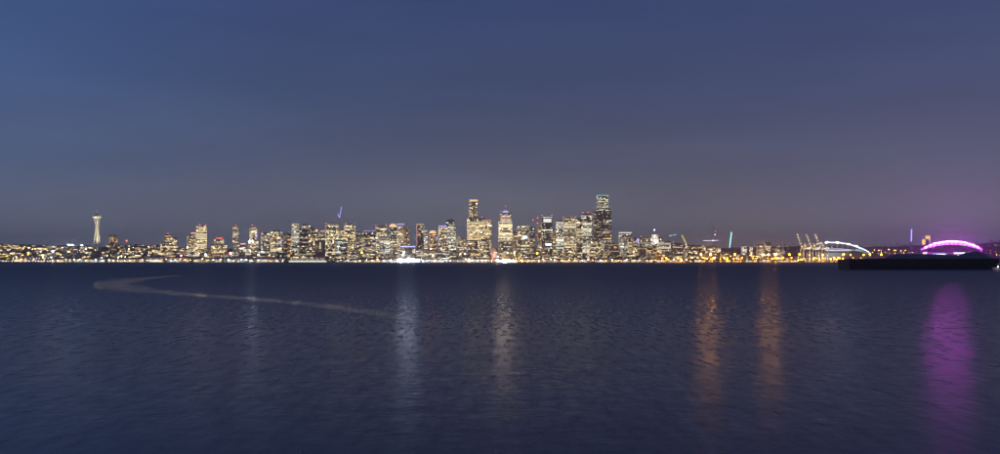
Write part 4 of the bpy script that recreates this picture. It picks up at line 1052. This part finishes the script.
MB().tube((0, 0, 21), (0, 0, 27), .3).build('mast', M['steel'], fy)

# -- barge with heaps
Y = 790; s = Y / F; x0, x1 = 843.2, 991.5; pc = (x0 + x1) / 2
zb_ = 0
bg = thing('barge', 'long black flat barge loaded with dark heaps, right', 'barge', (wx(pc, Y), Y, 0))
hw = (x1 - x0) / 2 * s; zd = wz(259.2, Y)
hm = MB(); wy = 13.0
prof = [(-hw + .6, -1.5), (hw - 3, -1.5), (hw, zd), (-hw, zd)]
for y in (-wy, wy): hm.v += [(x, y, z) for x, z in prof]
hm.f = [(0, 1, 2, 3), (7, 6, 5, 4), (0, 4, 5, 1), (1, 5, 6, 2), (2, 6, 7, 3), (3, 7, 4, 0)]; hm.c = [(1, 1, 1)] * 6
hm.build('hull', M['barge'], bg)
MB().box(-hw, hw, -wy - .25, -wy - .02, zd * .62, zd * .62 + .4).build('rub_rail', M['rust'], bg)
for i in range(11):
    x = -hw + 4 + i * (2 * hw - 8) / 10
    MB().tube((x, -wy + .8, zd), (x, -wy + .8, zd + .8), .3, .35, 8).build('bollard', M['rust'], bg)
    ty = MB(); pts = [(x + 2.5 + .75 * math.cos(2 * math.pi * j / 10), -wy - .45, zd * .45 + .75 * math.sin(2 * math.pi * j / 10)) for j in range(11)]
    ty.sweep(pts, .28, 5).build('tyre_fender', M['tyre'], bg)
MB().box(-hw + .2, hw - .2, -wy + .1, -wy + .3, zd + .01, zd + .45).build('coaming', M['barge'], bg)
def heap(prof, label, seed, rot_half):
    """prof: (px, py) skyline of the heap; rounded cross-section, rough surface"""
    rr = random.Random(seed); xs_ = [p[0] for p in prof]
    t = MB(); nx, ny = 70, 16
    for i in range(nx + 1):
        px = xs_[0] + (xs_[-1] - xs_[0]) * i / nx
        for (a, ya), (b2, yb) in zip(prof, prof[1:]):
            if a <= px <= b2 + 1e-6:
                py = ya + (yb - ya) * (px - a) / max(1e-6, b2 - a)
        h = max(0, wz(py - .5, Y) - zd - .05) if py < 259 else 0
        for j in range(ny + 1):
            v = -1 + 2 * j / ny
            k = max(0, 1 - abs(v) ** 1.8)
            t.v.append(((px - pc) * s, v * rot_half, zd + .05 + h * k + (rr.uniform(-.10, .10) if 0 < j < ny else 0)))
    for i in range(nx):
        for j in range(ny):
            k = i * (ny + 1) + j; t.f.append((k, k + ny + 1, k + ny + 2, k + 1)); t.c.append((1, 1, 1))
    o = t.build('gravel_heap', M['gravel'], None, None, False, (wx(pc, Y), Y, 0))
    for p_ in o.data.polygons: p_.use_smooth = True
    return tag(o, label, 'gravel heap', 'heaps on the barge')
heap([(885, 259.2), (888, 258.2), (893, 255.4), (897, 254.8), (915, 254.4), (930, 254.6), (950, 255.2), (958, 255.6), (964, 257.2), (968, 259.2)], 'long flat-topped dark heap along the middle of the barge', 3, 10.5)
heap([(953, 259.2), (957, 256.8), (963, 254.0), (970, 252.4), (976, 251.8), (980, 252.4), (985, 255.2), (989, 258.2), (990.5, 259.2)], 'taller rounded dark heap at the right end of the barge', 5, 11.5)

# -- small white boat behind the barge's right end
Y = 700; s = Y / F
bt = thing('boat', 'small white-hulled workboat at right edge beside the barge', 'boat', (wx(1001, Y), Y, 0), R(0))
prof = [(-7.0, -.6), (5, -.6), (6, 1.6), (-8.2, 2.3)]
hm = MB()
for y in (-2.2, 2.2): hm.v += [(x * .85, y * (1 if x > -6 else .25), z) for x, z in prof]
hm.f = [(0, 1, 2, 3), (7, 6, 5, 4), (0, 4, 5, 1), (1, 5, 6, 2), (2, 6, 7, 3), (3, 7, 4, 0)]; hm.c = [(1, 1, 1)] * 6
hm.build('hull', M['white'], bt)
MB().box(-1.5, 4, -1.7, 1.7, 1.9, 4.6).build('cabin', M['glass'], bt)
MB().box(-2.2, 4.5, -2, 2, 4.61, 4.9).build('cabin_roof', M['white'], bt)
MB().tube((1, 0, 4.9), (1, 0, 8), .08).build('mast', M['steel'], bt)
MB().ball((-3.2, -1.4, 2.9), .16, 6, 4).build('deck_lamp', EM['white'], bt)
# small lights on the right behind the barge
for px, py, col, lab in ((990.4, 250.6, 'ledred', 'red light atop a thin pole at the right edge'), (995.4, 251.6, 'ledred', 'second red light atop a thin pole at the right edge'), (990.6, 253.4, 'violet', 'white-violet lamp below the red pole light at right'),
                         (996.6, 254.6, 'sodium', 'orange lamp at the far right edge'), (999.4, 255.4, 'ledcyan', 'cyan lamp at the far right edge'), (981, 243.2, 'creamlit', 'small pale light on the far hill above the arena right end')):
    lamp(px, py, 4400 if py > 245 else 5900, col, lab, 1.5 if col in ('ledred', 'ledcyan', 'creamlit') else .7, 'pole_light', 'lights at the right edge')
for i in range(14):
    px = rnd.uniform(872, 912); Y = rnd.uniform(4200, 4700)
    lamp(px, rnd.uniform(249.5, 253.5), Y, rnd.choice(['warm', 'sodium', 'white']), 'distant lamp above the barge deck left of the blue vertical jib', rnd.uniform(.4, .75), 'street_lamp', 'distant lamps behind the barge')

# ------------------------------------------------------------------ trees
def crown_mesh(seed):
    rr = random.Random(seed); m = MB()
    blobs = [(rr.uniform(-.5, .5), rr.uniform(-.5, .5), rr.uniform(-.3, .55), rr.uniform(.3, .55)) for _ in range(9)]
    for bx, by, bz, br in blobs:
        for _ in range(34):
            v = Vector((rr.gauss(0, 1), rr.gauss(0, 1), rr.gauss(0, 1))).normalized() * br * rr.uniform(.6, 1.05)
            c = Vector((bx, by, bz * 1.2)) + v
            a = Vector((rr.gauss(0, 1), rr.gauss(0, 1), rr.gauss(0, 1))).normalized(); b2 = a.orthogonal().normalized(); k = rr.uniform(.06, .13)
            m.quad([tuple(c - a * k), tuple(c + b2 * k * .6), tuple(c + a * k), tuple(c - b2 * k * .6)])
    me = m.mesh('crown'); me.materials.append(M['leaf']); return me
CR = [crown_mesh(i) for i in range(4)]
tk = MB().tube((0, 0, -.5), (0, 0, 5), .35, .2, 6)
for a in range(4): tk.tube((0, 0, 3.6 + a * .3), (1.6 * math.cos(a * 1.7), 1.6 * math.sin(a * 1.7), 6 + a * .3), .16, .06, 5)
TR = tk.mesh('trunk'); TR.materials.append(M['bark'])
def tree(px, Y, h, label, group):
    t = thing('tree', label, 'tree', (wx(px, Y), Y, terrain(px, Y)), rnd.uniform(0, 6), group)
    o = bpy.data.objects.new('trunk', TR); C.objects.link(o); o.parent = t; o.scale = (h / 10,) * 3
    c = bpy.data.objects.new('crown', rnd.choice(CR)); C.objects.link(c); c.parent = t
    c.location = (0, 0, h * .62); c.scale = (h * .45, h * .45, h * .42)
for i in range(110):
    px = rnd.uniform(-6, 165); Y = rnd.uniform(3600, 4720)
    if Y > 4200 and 88 < px < 106: continue
    tree(px, Y, rnd.uniform(9, 16), 'dark leafy tree %s, %s on the slope' % (where(px), 'low' if Y < 3900 else 'halfway' if Y < 4300 else 'high'), 'hillside trees')
for i in range(40):
    px = rnd.uniform(170, 690)
    tree(px, rnd.uniform(3535, 3575), rnd.uniform(8, 12), 'dark street tree along the waterfront %s' % where(px), 'waterfront trees')
for i in range(120):
    px = rnd.uniform(770, 1010)
    tree(px, rnd.uniform(5450, 5720), rnd.uniform(9, 17), 'dark tree on the far hill ridge %s' % where(px), 'trees on the far hill')

# ------------------------------------------------------------------ wake
UP = [(196, 274.6), (172, 276.4), (150, 278.2), (128, 279.6), (104, 281.6), (90, 284.4)]
# left rim then the return stroke: centre line and half height in photo rows turned into points on the water
CL = [(186, 275.2, .5), (165, 276.8, .8), (146, 278.6, 1.8), (130, 281.4, 3.6), (112, 284.4, 5.4), (97, 285.2, 4.2), (90, 285.0, 2.0)]
CL2 = [(92, 285.4, 2.2), (106, 287.0, 3.8), (122, 288.0, 4.6), (140, 289.0, 4.2), (156, 291.4, 2.8), (180, 293.6, 2.2), (210, 296.2, 2.0), (240, 298.4, 1.9), (270, 300.6, 2.0), (300, 303.4, 2.3), (325, 306.2, 2.6), (350, 309.4, 3.0), (375, 313.0, 3.2), (398, 317.0, 3.4), (416, 320.6, 3.0), (432, 324.2, 2.2), (446, 327.4, 1.2)]
fm = bpy.data.materials.new('wake_foam'); fm.use_nodes = True
nt = fm.node_tree; b = nt.nodes['Principled BSDF']; Lk = nt.links.new
b.inputs['Base Color'].default_value = (.50, .52, .58, 1); b.inputs['Specular Tint'].default_value = (.50, .74, 1, 1); b.inputs['Roughness'].default_value = .12; b.inputs['IOR'].default_value = 1.333
tr = nt.nodes.new('ShaderNodeBsdfTransparent'); mx = nt.nodes.new('ShaderNodeMixShader')
at_ = nt.nodes.new('ShaderNodeAttribute'); at_.attribute_name = 'foam'
tcn = nt.nodes.new('ShaderNodeTexCoord'); mpn = nt.nodes.new('ShaderNodeMapping'); mpn.inputs['Scale'].default_value = (.25, .12, 1)
nzn = nt.nodes.new('ShaderNodeTexNoise'); nzn.inputs['Scale'].default_value = 1.0; nzn.inputs['Detail'].default_value = 6
Lk(tcn.outputs['Object'], mpn.inputs[0]); Lk(mpn.outputs[0], nzn.inputs[0])
rp = nt.nodes.new('ShaderNodeMapRange'); rp.inputs[1].default_value = .12; rp.inputs[2].default_value = .62; Lk(nzn.outputs[0], rp.inputs[0])
ml = nt.nodes.new('ShaderNodeMath'); ml.operation = 'MULTIPLY'; Lk(at_.outputs['Fac'], ml.inputs[0]); Lk(rp.outputs[0], ml.inputs[1])
ml2 = nt.nodes.new('ShaderNodeMath'); ml2.operation = 'MULTIPLY'; Lk(ml.outputs[0], ml2.inputs[0]); ml2.inputs[1].default_value = .66
Lk(ml2.outputs[0], mx.inputs[0]); Lk(tr.outputs[0], mx.inputs[1]); Lk(b.outputs[0], mx.inputs[2])
Lk(mx.outputs[0], nt.nodes['Material Output'].inputs[0])
def on_water(px, py, z):
    Yw = F * (CH - z) / (py - HY); return (wx(px, Yw), Yw, z)
wk = MB(); fo = []
for ci, line in enumerate((CL, CL2)):
    dense = []
    for (a, b2) in zip(line, line[1:]):
        for k in range(6):
            u = k / 6; dense.append(tuple(a[i] + (b2[i] - a[i]) * u for i in range(3)))
    dense.append(line[-1])
    k0 = len(wk.v); nn = 9
    for i, (px, py, hh) in enumerate(dense):
        e = min(1, i / 9, (len(dense) - 1 - i) / 9)
        jit = rnd.uniform(.85, 1.15)
        for j in range(nn):
            v = -1 + 2 * j / (nn - 1)
            wk.v.append(on_water(px, py + v * hh * jit * 1.25, .010 + .006 * ci)); fo.append(e * (1 - v * v) ** 1.2)
    for i in range(len(dense) - 1):
        for j in range(nn - 1):
            k = k0 + i * nn + j; wk.f.append((k, k + nn, k + nn + 1, k + 1)); wk.c.append((1, 1, 1))
wo = wk.build('wake_foam', fm)
fa = wo.data.attributes.new('foam', 'FLOAT', 'POINT'); fa.data.foreach_set('value', fo)
tag(wo, 'pale hooked boat wake curving across the water at left', 'wake', None, 'stuff')

# ------------------------------------------------------------------ haze: thin moist air over the whole bay
hz = MB().box(-14500, 14500, -400, 13000, -4, 345)
hm_ = bpy.data.materials.new('haze_air'); hm_.use_nodes = True
hn = hm_.node_tree; hn.nodes.clear()
ho = hn.nodes.new('ShaderNodeOutputMaterial'); hv = hn.nodes.new('ShaderNodeVolumePrincipled')
hv.inputs['Color'].default_value = (.92, .93, 1, 1); hv.inputs['Density'].default_value = 1.1e-4; hv.inputs['Anisotropy'].default_value = .65
hn.links.new(hv.outputs[0], ho.inputs['Volume'])
tag(hz.build('haze', hm_), kind='stuff')
cy.volume_bounces = 0

# ------------------------------------------------------------------ labels: look-alikes are told apart by their order from the left
ORD = ['leftmost'] + [w_ + ' from left' for w_ in ('second third fourth fifth sixth seventh eighth ninth tenth eleventh twelfth thirteenth fourteenth fifteenth sixteenth seventeenth '
       'eighteenth nineteenth twentieth twenty-first twenty-second twenty-third twenty-fourth twenty-fifth twenty-sixth').split()]
byl = {}
for o in C.objects:
    if o.parent is None and 'label' in o: byl.setdefault(o['label'], []).append(o)
for lab, os_ in byl.items():
    if len(os_) > 1:
        os_.sort(key=lambda q: q.location.x / max(1, q.location.y))
        for k, o in enumerate(os_):
            o['label'] = lab + ', ' + ('rightmost' if k == len(os_) - 1 else ORD[k] if k < len(ORD) else '%dth from left' % (k + 1))
